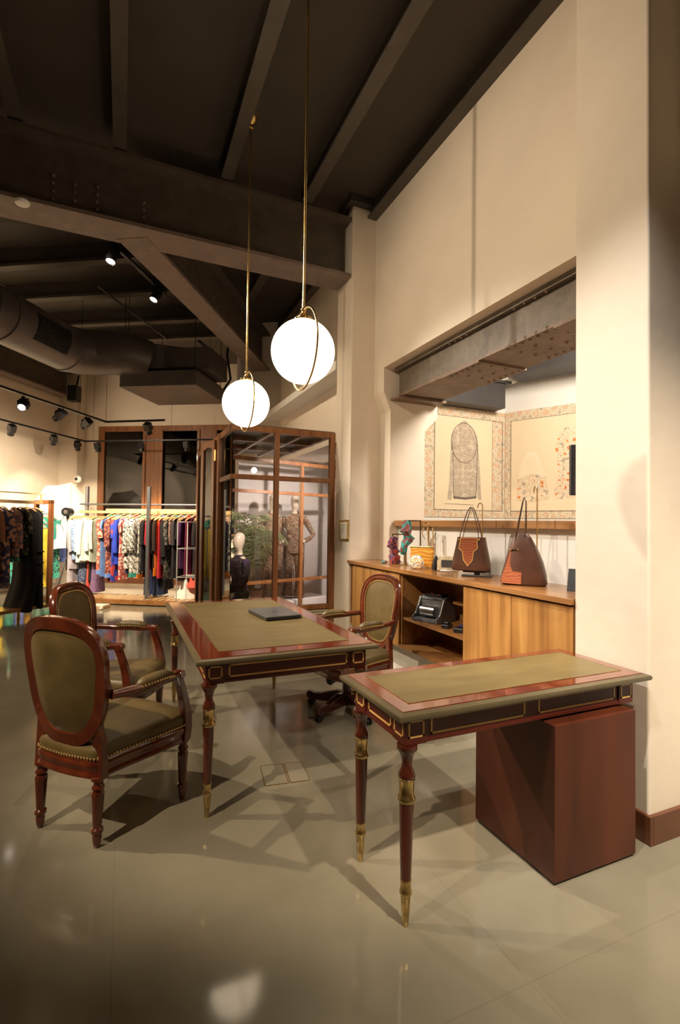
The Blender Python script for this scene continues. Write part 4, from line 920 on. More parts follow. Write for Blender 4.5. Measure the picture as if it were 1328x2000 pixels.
# ================================================================= CLOTHES
CLOTH = {}
def cloth(key, *cols, kind=None, scale=30, ss=(1,1,1)):
    if key in CLOTH: return key
    CLOTH[key] = 1
    if kind: pattern(key, kind, cols, scale, 0.85, ss)
    else: plain(key, cols[0], 0.85, var=0.2, scale=5, spec=0.2)
    return key
cloth('c_grey', (0.40,0.38,0.42)); cloth('c_denim', (0.10,0.18,0.36), (0.30,0.40,0.60), (0.16,0.26,0.48), kind='noise', scale=40); cloth('c_aqua', (0.55,0.66,0.66)); cloth('c_white', (0.74,0.76,0.70)); cloth('c_mint', (0.58,0.68,0.58)); cloth('c_sage', (0.33,0.38,0.30))
cloth('c_rust', (0.36,0.08,0.05), (0.60,0.42,0.32), (0.30,0.06,0.04), (0.42,0.12,0.07), kind='voronoi', scale=32); cloth('c_sky', (0.14,0.26,0.55)); cloth('c_maroon', (0.16,0.03,0.03), (0.42,0.18,0.12), (0.12,0.03,0.03), kind='voronoi', scale=32)
cloth('c_royal', (0.03,0.06,0.46)); cloth('c_royalflower', (0.03,0.06,0.45), (0.04,0.07,0.5), (0.55,0.06,0.06), (0.03,0.06,0.4), kind='voronoi', scale=14); cloth('c_redwhite', (0.55,0.10,0.08), (0.7,0.6,0.52), (0.5,0.08,0.08), kind='voronoi', scale=35)
cloth('c_herring', (0.05,0.05,0.05), (0.72,0.68,0.60), (0.05,0.05,0.05), (0.70,0.66,0.58), kind='zigzag', scale=5.5); cloth('c_check', (0.62,0.58,0.50), (0.06,0.06,0.06), (0.66,0.62,0.54), kind='voronoi', scale=55)
cloth('c_pinkcollar', (0.50,0.26,0.22)); cloth('c_black', (0.018,0.016,0.018)); cloth('c_red', (0.50,0.03,0.05)); cloth('c_charcoal', (0.045,0.038,0.04)); cloth('c_brownblack', (0.035,0.022,0.018)); cloth('c_plum', (0.06,0.018,0.06)); cloth('c_wine', (0.11,0.012,0.035))
cloth('c_blackprint', (0.02,0.02,0.02), (0.03,0.03,0.03), (0.16,0.14,0.10), (0.02,0.02,0.02), kind='voronoi', scale=30); cloth('c_pinkprint', (0.45,0.16,0.18), (0.6,0.42,0.36), (0.3,0.08,0.1), kind='noise', scale=25)
cloth('c_navy', (0.04,0.06,0.14)); cloth('c_navyprint', (0.03,0.05,0.10), (0.05,0.07,0.14), (0.16,0.20,0.30), kind='voronoi', scale=60); cloth('c_orange', (0.60,0.17,0.02)); cloth('c_coral', (0.72,0.10,0.07)); cloth('c_cream', (0.82,0.78,0.70)); cloth('c_teal', (0.03,0.26,0.20)); cloth('c_purpleprint', (0.12,0.09,0.22), (0.22,0.12,0.22), (0.10,0.08,0.2), kind='noise', scale=30)
cloth('c_ikat', (0.04,0.04,0.10), (0.52,0.26,0.18), (0.05,0.05,0.12), (0.58,0.36,0.26), kind='dots', scale=7); cloth('c_ikat2', (0.50,0.20,0.15), (0.12,0.11,0.15), (0.56,0.28,0.22), (0.16,0.12,0.15), kind='noise', scale=11); cloth('c_tan', (0.34,0.16,0.09)); cloth('c_yellow', (0.75,0.55,0.06)); cloth('c_redflower', (0.32,0.04,0.05), (0.45,0.10,0.08), (0.6,0.42,0.35), (0.25,0.03,0.05), kind='voronoi', scale=28)
cloth('c_greenprint', (0.03,0.20,0.13), (0.05,0.34,0.25), (0.03,0.07,0.05), (0.45,0.42,0.25), kind='noise', scale=12); cloth('c_ochre', (0.50,0.28,0.05)); cloth('c_blue2', (0.14,0.20,0.55)); cloth('c_greenscatter', (0.04,0.22,0.20), (0.5,0.48,0.3), (0.04,0.3,0.22), kind='voronoi', scale=22)
def garment(mat, L, t=0.07, w=0.40, sleeve=0, flare=0.0, hem=None, seed=0, collar=None, train=0.0, tiers=0):
    """cloth hanging from a hanger; local x runs along the rail, origin at the rail; returns the mesh object"""
    rnd = random.Random(seed); n = 26; rg = []; z0 = -0.075; steps = 13; ph = rnd.uniform(0, 6)
    for i in range(steps+1):
        f = i/steps; z = z0-0.14*min(f*6,1)*0.6-L*max(0,(f-1/6))*1.2*0.92 if i > 1 else z0-0.03*i
        if i == 0: hy, hx = 0.055, t*0.3
        elif i == 1: hy, hx = 0.12, t*0.4
        elif i == 2: hy, hx = w/2*0.94, t*0.5
        else: hy = w/2*(0.93+0.07*f)+flare*f*f*0.5; hx = t*0.5*(0.85+0.4*f)+flare*f*f*0.25
        ring = []
        for k in range(n):
            a = 2*pi*k/n; fo = 1+0.22*f*sin(6*a+ph+f)+0.12*f*sin(11*a+ph*2)
            ring.append((hx*cos(a)*fo+train*max(0, f-0.75)*-1.5, hy*sin(a)*(1+0.04*f*sin(9*a+ph))+0.0, z+0.006*sin(5*a+ph)*f))
        rg.append(ring)
    mb = MB().rings(rg); zs = z0-0.06
    if sleeve:
        for s_ in (-1, 1):
            dx = rnd.uniform(-0.02, 0.035); pts = [(0, s_*w*0.40, zs), (0.006, s_*(w*0.49), zs-0.06), (0.01+dx*0.4, s_*(w*0.53), zs-sleeve*0.5), (0.01+dx, s_*(w*0.53), zs-sleeve)]
            mb.tube(pts, [t*0.42, t*0.5, t*0.46, t*0.44], 12)
    for k in range(tiers):
        zz = z0-L*(0.42+0.11*k); mb.tube([((t*0.62)*cos(a)*(1+0.1*sin(6*a)), (w/2*1.02+flare*0.25)*sin(a), zz) for a in [2*pi*j/24 for j in range(24)]], 0.010, 6, closed=True)
    o = mb.build('hanging_garment', mat, smooth=True, angle=75)
    if hem:
        zc = rg[-1][0][2]; r2 = []
        for q in (0.0, 0.11):
            j = steps if q == 0 else steps-1
            r2.append([(x*1.02, y*1.01, (zc if q == 0 else zc+0.07)) for x, y, z in rg[j]])
        h = MB().rings(r2).build('hem_band', hem, o, smooth=True, angle=60)
    if collar:
        MB().rings([[(0.035*cos(a)+0.01, 0.08*sin(a)-0.06, -0.07) for a in [2*pi*k/12 for k in range(12)]], [(0.045*cos(a)+0.02, 0.12*sin(a)-0.07, -0.15) for a in [2*pi*k/12 for k in range(12)]], [(0.02*cos(a)+0.02, 0.05*sin(a)-0.10, -0.24) for a in [2*pi*k/12 for k in range(12)]]]).build('collar', collar, o, smooth=True)
    return o
def hanger0():
    o = MB().tube([(0,-0.19,-0.115),(0,-0.13,-0.085),(0,-0.05,-0.062),(0,0,-0.056),(0,0.05,-0.062),(0,0.13,-0.085),(0,0.19,-0.115)], 0.011, 8, flat=(0.009,0.016)).build('clothes_hanger', 'hanger_wood', smooth=True)
    MB().tube([(0,0,-0.055),(0,0,-0.02),(0,-0.012,-0.005),(0,-0.018,0.008),(0,-0.01,0.022),(0,0.006,0.024),(0,0.014,0.014)], 0.0022, 6).build('hook', 'silver', o, smooth=True)
    return o
ORD = ['first','second','third','fourth','fifth','sixth','seventh','eighth','ninth','tenth','eleventh','twelfth','thirteenth','fourteenth','fifteenth','sixteenth','seventeenth','eighteenth']
def HL(lab): return 'wooden hanger holding the '+' '.join(lab.split()[:12])
HANG = hanger0(); used = [False]
def put_hanger(loc, rz, label, group):
    o = HANG if not used[0] else copy_tree(HANG)
    used[0] = True; o.location = loc; o.rotation_euler = (0,0,rz); tag(o, label, 'hanger', group); return o
# ---- far rack (front rail)
def ug(px): return -5.998+(px-143)*0.00966
def zg(y): return 1.675-(y-990)*0.009
RV, RZ = 8.15, 1.555
t = thing('clothes_rack', 'long open clothes rack of dark steel posts and wooden rails below the windows', 'clothes rack')
ubox(-6.4, -3.3, 7.76, 8.36, 0.02, 0.10).build('base_platform', 'teak_y', t, bevel=0.003)
for u, v in ((-5.80, RV+0.05), (-4.40, 7.84)): ubox(u-0.028, u+0.028, v, v+0.05, 0.10, 2.04 if v > 8 else 2.01).build('post', 'steel_bar', t, bevel=0.002)
MB().tube([uv(-5.9, RV+0.03, 1.715), uv(-3.2, RV+0.03, 1.715)], 0.016).build('upper_bar', 'steel_bar', t, smooth=True)
ubox(-5.88, -3.25, RV-0.015, RV+0.015, RZ, RZ+0.045).build('hanging_rail', 'rail_wood', t)
ubox(-5.72, -3.25, RV+0.52, RV+0.55, RZ+0.05, RZ+0.095).build('rear_rail', 'rail_wood', t)
mb = MB()
for k in range(26): ubox(-6.35+k*0.115, -6.29+k*0.115, 7.80, 8.30, 0.10, 0.104, mb)
mb.build('slats', 'rail_wood', t)
G = [ # px, mat, bottom y, thick px, sleeve, extra, label
 (146,'c_grey',1140,9,0.50,{}, 'long pale grey tunic at the left end of the far rack'),
 (153,'c_grey',1112,8,0.55,{}, 'pale lilac grey shirt next to the left end of the far rack'),
 (161,'c_denim',1092,9,0.55,{}, 'blue patterned denim shirt beside the grey shirts'),
 (168,'c_aqua',1098,9,0.55,{}, 'pale aqua shirt, first of the light shirts on the far rack'),
 (175,'c_white',1094,9,0.60,{}, 'white shirt in the middle of the light shirts on the far rack'),
 (183,'c_white',1092,9,0.55,{}, 'off white blouse left of the mint shirt'),
 (190,'c_mint',1094,8,0.50,{}, 'pale mint shirt right of the white blouses'),
 (196,'c_sage',1096,6,0.40,{}, 'grey green shirt ending the run of light shirts'),
 (204,'c_rust',1122,13,0.30,{'hem':'c_sky'}, 'rust red tunic with small white print and blue hem'),
 (213,'c_sky',1126,7,0.2,{}, 'light blue narrow dress behind the rust tunic'),
 (221,'c_maroon',1128,13,0.45,{'hem':'c_sky'}, 'maroon printed dress with blue trimmed hem'),
 (232,'c_royalflower',1136,9,0.30,{}, 'royal blue dress with red flowers at the bottom'),
 (236,'c_royal',1090,6,0.50,{}, 'royal blue narrow top behind the flowered dress'),
 (244,'c_royal',1100,10,0.55,{}, 'royal blue long sleeved tunic'),
 (250,'c_redwhite',1132,6,0.2,{}, 'red and white printed dress right of the blue tunic'),
 (258,'c_herring',1108,12,0.55,{}, 'black and white zigzag jacket, left one'),
 (272,'c_herring',1126,16,0.50,{'hem':'c_teal'}, 'long black and white zigzag dress with a green hem'),
 (281,'c_herring',1128,8,0.0,{'hem':'c_orange','collar':'c_pinkcollar'}, 'zigzag dress with a dusty pink collar beside the post'),
 (291,'c_black',1112,8,0.4,{}, 'black top just right of the steel post'),
 (298,'c_red',1058,8,0.0,{}, 'short bright red top among the black clothes'),
 (305,'c_black',1108,10,0.55,{}, 'black long sleeved dress right of the red top'),
 (313,'c_brownblack',1105,9,0.5,{}, 'brownish black dress between two black ones right of the red top'),
 (318,'c_orange',1122,5,0.0,{}, 'orange slip showing below the dark dresses'),
 (323,'c_red',1126,6,0.0,{}, 'red slip showing below the dark dresses'),
 (329,'c_black',1098,12,0.6,{}, 'black cardigan with long sleeves'),
 (336,'c_blackprint',1128,10,0.4,{}, 'long black dress with faint print'),
 (343,'c_pinkprint',1056,6,0.0,{}, 'short pink printed scarf top on the far rack'),
 (350,'c_charcoal',1126,9,0.4,{}, 'charcoal dress right of the pink scarf top'),
 (358,'c_black',1130,9,0.3,{}, 'black dress behind the clear display stand'),
 (366,'c_plum',1105,9,0.4,{}, 'dark plum dress behind the clear display stand'),
 (375,'c_wine',1122,12,0.0,{}, 'sheer wine coloured dress near the right end of the rack'),
 (386,'c_black',1128,9,0.4,{}, 'black dress at the right end of the far rack'),
 (394,'c_brownblack',1120,9,0.4,{}, 'last dark dress before the open door'),
]
GRP = 'garments on the front rail of the far rack'
for i, (px, mat, yb, tp, sl, ex, lab) in enumerate(G):
    u = ug(px); L = RZ-zg(yb)-0.075
    o = garment(mat, L, tp*0.0088, 0.40, sl*min(1, L/0.75), seed=i, **ex)
    r = UROT+radians(random.Random(i*7).uniform(-16, 10)); p = uv(u, RV, RZ)
    o.location = p; o.rotation_euler = (0,0,r); tag(o, lab, 'garment', GRP)
    put_hanger(p, r, HL(lab), 'hangers on the front rail of the far rack')
# lower layer: skirts and trousers hanging low behind
G2 = [(163,'c_navyprint',1042,1142,16,'dark blue printed skirt hanging low at the left'), (182,'c_black',1050,1138,14,'black lace skirt hanging low'), (176,'c_coral',1090,1158,6,'pink cloth end below the lace skirt'),
 (186,'c_purpleprint',1085,1160,13,'purple printed trousers reaching nearly to the floor'), (222,'c_brownblack',1080,1134,14,'dark wrap skirt behind the maroon dress'), (252,'c_navy',1060,1118,12,'navy skirt behind the blue dresses'),
 (293,'c_navy',1060,1168,15,'long navy skirt touching the floor beside the post'), (311,'c_navy',1060,1163,15,'long navy skirt right of the steel post'), (325,'c_black',1070,1150,10,'black trousers behind the navy skirts'), (392,'c_coral',1090,1168,8,'coral red dress end at the right of the rack')]
for i, (px, mat, y0, y1, tp, lab) in enumerate(G2):
    u = ug(px); L = zg(y0)-max(zg(y1), 0.12)
    o = garment(mat, max(L, 0.2), tp*0.0088, 0.34, 0, seed=100+i, flare=0.04)
    # hangs from the second rail on a long clip hanger
    p = uv(u, RV+0.12, RZ-0.02 if False else zg(y0)+0.1); o.location = p; o.rotation_euler = (0,0,UROT); tag(o, lab, 'garment', 'low hanging skirts of the far rack')
    MB().tube([(0,0,RZ-p.z), (0,0,-0.06)], 0.003).build('hanging_loop', 'black_metal', o)
o = garment('c_cream', 0.34, 0.26, 0.30, 0, seed=300, flare=0.22); o.location = uv(ug(365), 8.25, 0.53); o.rotation_euler = (0,0,UROT)
MB().tube([(0,0,RZ-0.53), (0,0,-0.06)], 0.003).build('hanging_loop', 'black_metal', o); tag(o, 'wide ruffled cream white skirt near the floor at the right of the rack', 'garment')
o = garment('c_coral', 0.16, 0.22, 0.3, 0, seed=301, flare=0.06); o.location = uv(ug(388), 8.1, 0.62); o.rotation_euler = (0,0,UROT+0.4)
MB().tube([(0,0,RZ-0.62), (0,0,-0.06)], 0.003).build('hanging_loop', 'black_metal', o); tag(o, 'coral red top hanging low beside the cream skirt', 'garment')
# ---- rear rail
cols = ['c_teal','c_sky','c_charcoal','c_denim','c_red','c_teal','c_navy','c_coral','c_blue2','c_black','c_teal','c_sky','c_red','c_wine','c_white','c_coral','c_black','c_red']
nm = {'c_teal':'teal','c_sky':'light blue','c_charcoal':'charcoal','c_denim':'denim blue','c_red':'red','c_navy':'navy','c_coral':'coral','c_blue2':'cornflower blue','c_black':'black','c_wine':'wine red','c_white':'white'}
for i, mat in enumerate(cols):
    u = -5.6+i*0.128; L = 0.75+0.25*((i*37) % 5)/5
    o = garment(mat, L, 0.09, 0.38, 0.3, seed=400+i); p = uv(u, RV+0.535, RZ+0.05); o.location = p; o.rotation_euler = (0,0,UROT+radians((i*53) % 20-10))
    tag(o, '%s top, %s from the left on the rear rail of the far rack' % (nm[mat], ORD[i]), 'garment', 'tops on the rear rail')
    put_hanger(p, UROT, 'wooden hanger of the %s top, %s from the left on the rear rail' % (nm[mat], ORD[i]), 'hangers on the rear rail of the far rack')
# ---- left rack, turned 45 degrees
LA = radians(45.5); LD = Vector((sin(LA), cos(LA), 0)); LN = Vector((cos(LA), -sin(LA), 0)); L0 = Vector((-1.21, 8.74, 0)); LROT = atan2(LD.y, LD.x)
t = thing('clothes_rack', 'wood framed clothes rack with a low platform at the left edge', 'clothes rack', L0, LROT)
MB().box(-3.2, 0.06, -0.36, 0.0, 0.13, 0.175).build('base_platform', 'teak_y', t, bevel=0.004)
mb = MB().box(-0.03, 0.03, -0.05, 0.0, 0.175, 1.72).box(-0.03, 0.03, -0.36, -0.31, 0.175, 1.72).box(-0.03, 0.03, -0.36, 0.0, 1.66, 1.72)
mb.build('end_frame', 'frame_wood', t, bevel=0.004)
MB().box(-3.2, -0.02, -0.2, -0.16, 1.655, 1.70).build('hanging_rail', 'rail_wood', t)
MB().box(-3.2, 0.02, -0.19, -0.17, 1.80, 1.815).box(-0.06,-0.04,-0.19,-0.17,1.7,1.80).build('light_strip', 'rail_wood', t)
for x in (-0.35, -2.6):
    MB().lathe([(0.03,0.0),(0.03,0.01),(0.022,0.015),(0.022,0.13)], (x, -0.18, 0), 14).build('brass_foot', 'brass', t, smooth=True, angle=40)
LG = [(-0.15,'c_black',1.48,0.13,0.0,{'flare':0.02,'tiers':4},'long black tiered gown at the far end of the left rack'), (-0.27,'c_black',1.50,0.11,0.0,{'flare':0.10,'train':0.30},'long black gown whose train spreads over the left platform'), (-0.36,'c_blackprint',0.62,0.08,0.3,{},'short black jacket with small buttons between the gowns'),
      (-0.46,'c_ikat2',0.72,0.12,0.50,{'hem':'c_greenprint','collar':'c_black'},'pink and grey patterned jacket with dark cuffs'), (-0.62,'c_ikat',1.10,0.14,0.40,{'hem':'c_ikat2'},'long navy and orange diamond patterned robe'), (-0.76,'c_tan',1.0,0.10,0.4,{},'plain terracotta brown dress on the left rack'),
      (-0.88,'c_pinkprint',1.25,0.10,0.3,{},'pink printed dress at the left edge'), (-1.0,'c_tan',0.85,0.10,0.4,{},'brown jacket at the left edge of the frame'), (-1.12,'c_yellow',0.9,0.10,0.3,{},'yellow dress at the left edge of the frame')]
for i, (x, mat, L, th, sl, ex, lab) in enumerate(LG):
    o = garment(mat, L, th, 0.40, sl, seed=600+i, **ex); p = L0+LD*x+LN*(0.18)+Vector((0,0,1.655)); r = LROT+radians((-4, 4, -4, -22, -14, -6, 0, 5, 3)[i]); o.location = p; o.rotation_euler = (0,0,r)
    tag(o, lab, 'garment', 'garments on the left rack'); put_hanger(p, r, HL(lab), 'hangers on the left rack')
# ---- wall rack behind the umbrella
t = thing('wall_clothes_rail', 'clothes rail along the left wall behind the photo umbrella', 'clothes rack')
MB().tube([uv(-7.55, 6.5, 1.55), uv(-7.55, 9.9, 1.55)], 0.015).build('rail', 'steel_bar', t, smooth=True)
for v in (6.6, 9.85): MB().tube([uv(-7.55, v, 1.55), uv(-7.95, v, 1.55)], 0.012).build('bracket', 'steel_bar', t)
WG = [('c_blue2',0.95,'cornflower blue top'), ('c_greenprint',1.3,'green printed dress'), ('c_teal',1.35,'teal green dress'), ('c_greenscatter',1.3,'green and cream dress'), ('c_ochre',1.0,'ochre top'), ('c_blue2',1.2,'blue dress'), ('c_greenprint',1.3,'dark green dress'), ('c_yellow',1.1,'yellow tunic'), ('c_redflower',0.95,'red flowered blouse'), ('c_redflower',1.0,'wine flowered tunic'), ('c_greenprint',1.2,'bottle green dress'), ('c_teal',1.25,'sea green dress')]
for i, (mat, L, lab) in enumerate(WG):
    o = garment(mat, L, 0.12, 0.40, 0.4, seed=700+i); p = uv(-7.55, 9.75-i*0.24, 1.55); o.location = p; o.rotation_euler = (0,0,UROT+pi/2+radians(25)); tag(o, lab+' on the rail along the left wall', 'garment', 'garments on the left wall rail')
    put_hanger(p, UROT+pi/2+radians(25), HL(lab+' on the left wall rail'), 'hangers on the left wall rail')
# second freestanding group seen between gown and end frame: red and yellow clothes
for i, (mat, L, px, v, lab) in enumerate((('c_redflower',0.80,0,0,'red flowered top seen through the left rack end frame'), ('c_yellow',0.95,0,0,'bright yellow blouse seen through the left rack end frame'))):
    o = garment(mat, L, 0.10, 0.30, 0.0, seed=800+i); p = uv(-6.18+0.09*i, 7.55, 1.34); o.location = p; o.rotation_euler = (0,0,UROT); tag(o, lab, 'garment')
    put_hanger(p, UROT, HL(lab), 'hangers on the short rail')
t = thing('short_clothes_rail', 'short clothes rail on thin posts behind the left rack', 'clothes rack')
MB().tube([uv(-6.30, 7.55, 1.35), uv(-5.93, 7.55, 1.35)], 0.012).build('rail', 'steel_bar', t, smooth=True)
for u in (-6.30, -5.93): MB().tube([uv(u, 7.55, 0.0), uv(u, 7.55, 1.35)], 0.012).build('post', 'steel_bar', t)
# pale garment at the lower left frame edge
o = garment('c_white', 0.62, 0.30, 0.36, 0.0, seed=900, flare=0.25); o.location = (-1.86, 6.75, 1.02); tag(o, 'white cloth skirt at the very left edge of the frame', 'garment')
MB().tube([(0,0,-0.07),(0,0,-1.0)], 0.012).lathe([(0.12,-1.018),(0.12,-1.0),(0.02,-0.99)], n=16).build('stand_pole', 'black_metal', o)
# small wooden box on the floor
t = thing('small_wooden_box', 'small pale topped wooden box lying on the floor before the far rack', 'box', (-0.30, 8.93, 0), UROT)
MB().box(-0.12,0.12,-0.10,0.10,0,0.05).build('body', 'rail_wood', t, bevel=0.004); MB().box(-0.115,0.115,-0.095,0.095,0.05,0.062).build('lid', 'white_plastic', t); MB().sphere((0.09,-0.11,0.02),0.025).build('cloth_ball', 'white_cloth', t, smooth=True)
# ---- photo umbrella with flash head
t = thing('photo_umbrella', 'large white photographic umbrella glowing behind the flash stand', 'umbrella', uv(-7.2, 9.3, 1.50))
ax = (Vector((-0.9,-1.6,0.25))).normalized(); q = Vector((0,0,1)).rotation_difference(ax)
rg = []; n = 32; R = 0.74
mb = MB(); N8 = 8
for i in range(9):
    f = i/8; ring = []
    for k in range(n):
        a = 2*pi*k/n; sc_ = 1-0.10*f*f*abs(sin(N8*a/2)); r = max(0.004, R*f)*sc_; z = -0.30*(f**1.8)*(1)+0.03*f*abs(sin(N8*a/2))
        ring.append(tuple(q @ Vector((r*cos(a), r*sin(a), -z-0.30))))
    rg.append(ring)
mb.rings(rg, cap=False).build('canopy', 'umbrella_cloth', t, smooth=True, angle=60)
mb = MB()
for k in range(8):
    a = 2*pi*k/8; mb.tube([tuple(q @ Vector((R*f*cos(a), R*f*sin(a), 0.30*(f**1.8)-0.30+0.01))) for f in [0.02,0.25,0.5,0.75,1]], 0.003, 5)
mb.tube([tuple(q @ Vector((0,0,-0.3))), tuple(q @ Vector((0,0,0.55)))], 0.005).build('ribs_and_shaft', 'silver', t)
t = thing('flash_head_stand', 'black studio flash head on a tripod in front of the white umbrella', 'flash', uv(-6.57, 8.75, 0), UROT)
MB().lathe([(0.075,-0.10),(0.085,-0.09),(0.085,0.10),(0.075,0.11)], (0,0,1.58), 20, axis=(0.3,-1,0)).build('flash_head', 'black_plastic', t, smooth=True, angle=40)
mb = MB()
for k in range(3): mb.box(-0.05,0.045,-0.115,-0.10,1.55+k*0.025,1.562+k*0.025)
mb.xf(Matrix.Translation((0.03,0,0))).build('control_panel', 'silver', t)
MB().tube([(0,0,0.45),(0,0,1.5)],0.014).tube([(0,0,1.45),(0,0,1.52)],0.025).build('pole', 'black_metal', t, smooth=True)
for k in range(3):
    a = 2*pi*k/3+0.6; MB().tube([(0,0,0.72),(0.34*cos(a),0.34*sin(a),0.01)],0.010).build('leg', 'black_metal', t)
MB().tube([(0.05,-0.03,1.52),(0.13,-0.05,1.35),(0.12,-0.05,1.15),(0.03,-0.02,1.0),(0.02,-0.02,0.7)],0.005).tube([(-0.05,-0.03,1.52),(-0.12,-0.05,1.38),(-0.05,-0.03,1.2)],0.005).build('cable', 'black_plastic', t, smooth=True)
# ---- clear display stand
def wire_stand(label, px0, px1, px2, ys):
    t = thing('clear_display_stand', label, 'display stand')
    mb = MB(); v = 6.9
    for (ua, va) in px0: mb.bar(uv(ua, va, 0.02), uv(ua, va, ys[-1]), 0.012, 0.012)
    for z in ys:
        c = [uv(a, b, z) for a, b in px0]
        for i in range(4): mb.bar(c[i], c[(i+1) % 4], 0.010, 0.010)
    mb.build('edges', 'white_plastic', t)
    for z in ys:
        ubox(px0[0][0], px0[1][0], px0[0][1], px0[2][1], z-0.004, z+0.004).build('shelf', 'acrylic', t)
wire_stand('tall clear acrylic display stand before the right end of the far rack', [(-3.62,7.35),(-3.22,7.35),(-3.22,7.7),(-3.62,7.7)], 0, 0, (0.06, 0.55, 1.0, 1.42))
# ---- mannequins
def skin(name, verts, edges, mat, parent=None, sub=1, root=0):
    me = bpy.data.meshes.new(name); me.from_pydata([v[:3] for v in verts], edges, [])
    o = bpy.data.objects.new(name, me); COL.objects.link(o); me.materials.append(MATS[mat])
    sm = o.modifiers.new('skin', 'SKIN'); sm.use_smooth_shade = True
    if not me.skin_vertices: pass
    for i, v in enumerate(verts):
        s_ = me.skin_vertices[0].data[i] if me.skin_vertices else None
        if s_: 
            r = v[3]; s_.radius = (r, r) if not isinstance(r, tuple) else r
            s_.use_root = (i == root)
    if parent: o.parent = parent
    sb = o.modifiers.new('sub', 'SUBSURF'); sb.levels = 2; sb.render_levels = 2
    return o
def mannequin(label, loc, rz, cloth_mat, sitting=False):
    t = thing('mannequin', label, 'mannequin', loc, rz)
    # lofted body: torso rings joined with head, then limbs as tubes in the same mesh
    mb = MB()
    def ell(z, a, b, x=0, y=0, n=18): return [(x+a*cos(2*pi*k/n), y+b*sin(2*pi*k/n), z) for k in range(n)]
    h = 0 if not sitting else -0.52
    mb.rings([ell(0.80+h,0.10,0.15), ell(0.90+h,0.115,0.17), ell(1.0+h,0.10,0.15), ell(1.08+h,0.085,0.115), ell(1.18+h,0.095,0.13), ell(1.28+h,0.11,0.15), ell(1.38+h,0.095,0.165), ell(1.44+h,0.06,0.12), ell(1.47+h,0.045,0.05), ell(1.53+h,0.042,0.042), ell(1.56+h,0.055,0.048,0.015), ell(1.60+h,0.078,0.062,0.022), ell(1.66+h,0.092,0.070,0.015), ell(1.72+h,0.090,0.070,0.008), ell(1.77+h,0.066,0.055,0.0), ell(1.795+h,0.025,0.02,0)])
    arms = {1: [(0,0.165,1.40),(-0.02,0.26,1.24),(-0.06,0.34,1.10),(0.02,0.26,1.03),(0.08,0.17,0.99)], -1: [(0,-0.165,1.40),(-0.03,-0.23,1.22),(-0.02,-0.27,1.08),(0.06,-0.24,0.98),(0.12,-0.18,0.95)]}
    if sitting: arms = {s_: [(0,s_*0.165,1.40),(0.02,s_*0.22,1.25),(0.06,s_*0.25,1.12),(0.17,s_*0.2,1.05),(0.27,s_*0.1,1.03)] for s_ in (1,-1)}
    for s_, p in arms.items():
        p = [(x, y, z+h) for x, y, z in p]; mb.tube(p, [0.048,0.042,0.036,0.030,0.022], 10)
        e_ = Vector(p[-1]); d_ = (e_-Vector(p[-2])).normalized()
        mb.tube([e_-d_*0.01, e_+d_*0.05], [0.024,0.03], 8)
        for k in range(4):
            o_ = Vector((0,0,0.011*(k-1.5))); mb.tube([e_+d_*0.045+o_, e_+d_*0.08+o_, e_+d_*(0.10+0.006*(k in (1,2)))+o_*1.1], [0.008,0.007,0.005], 6)
        mb.tube([e_+d_*0.01+Vector((0,0,0.02)), e_+d_*0.04+Vector((0,0,0.045)), e_+d_*0.06+Vector((0,0,0.05))], [0.010,0.008,0.006], 6)
    if sitting: legs = [[(0,s_*0.08,0.86),(0.22,s_*0.10,0.86),(0.42,s_*0.10,0.84),(0.44,s_*0.10,0.60),(0.43,s_*0.10,0.58)] for s_ in (1,-1)]
    else: legs = [[(0,s_*0.085,0.85),(0.0,s_*0.09,0.60),(0.01,s_*0.095,0.45),(-0.02,s_*0.10,0.25),(-0.02,s_*0.10,0.06),(0.08,s_*0.11,0.02)] for s_ in (1,-1)]
    for p in legs: mb.tube([(x,y,z+h) for x,y,z in p], [0.085,0.07,0.055,0.055,0.035,0.03][:len(p)] if not sitting else [0.08,0.075,0.06,0.05,0.04], 12)
    mb.build('body', 'mannequin_skin', t, smooth=True, angle=80)
    # clothes
    c = MB(); g_ = 0.018
    c.rings([ell(0.78+h,0.125,0.175), ell(0.90+h,0.135,0.19), ell(1.0+h,0.112,0.16), ell(1.08+h,0.098,0.122), ell(1.18+h,0.112,0.148), ell(1.28+h,0.120,0.160), ell(1.36+h,0.108,0.170), ell(1.415+h,0.085,0.140), ell(1.45+h,0.062,0.095), ell(1.47+h,0.05,0.06)])
    for s_, p in arms.items():
        p = [(x, y, z+h) for x, y, z in p]; c.tube(p[:-1]+[tuple(Vector(p[-2]).lerp(Vector(p[-1]), 0.8))], [0.058,0.052,0.046,0.040,0.038], 12)
    if sitting:
        c.rings([ell(0.95+h,0.14,0.19), ell(0.86+h,0.24,0.22,0.12), ell(0.7+h,0.27,0.23,0.16), ell(0.56+h,0.29,0.25,0.17)])
    else:
        for p in legs: c.tube([(x,y,z+h) for x,y,z in p[:-1]]+[(p[-2][0],p[-2][1],0.03+h)], [0.10,0.088,0.078,0.082,0.09,0.095], 14)
    c.build('clothing', cloth_mat, t, smooth=True, angle=80)
    if sitting:
        MB().lathe([(0.17,0.0),(0.17,0.33),(0.15,0.34)], (0.0,0,0), 20).build('stool', 'white_wall', t, smooth=True, angle=40)
    else: MB().lathe([(0.17,-0.005),(0.17,0.006),(0.02,0.010)], n=24).tube([(0.0,0,0),(0,0,0.5)],0.01).build('base_disc', 'silver', t, smooth=True, angle=40)
    return t
pm = fp(1.90,0)+nb*0.42; mannequin('standing bald mannequin in a brown printed jumpsuit, hand on hip, in the shop window', (pm.x, pm.y, 0.12), radians(-105), 'jumpsuit')
pm = fp(1.50,0)+nb*0.52; mannequin('second standing mannequin half hidden behind the window mullion', (pm.x, pm.y, 0.12), radians(-95), 'jumpsuit')
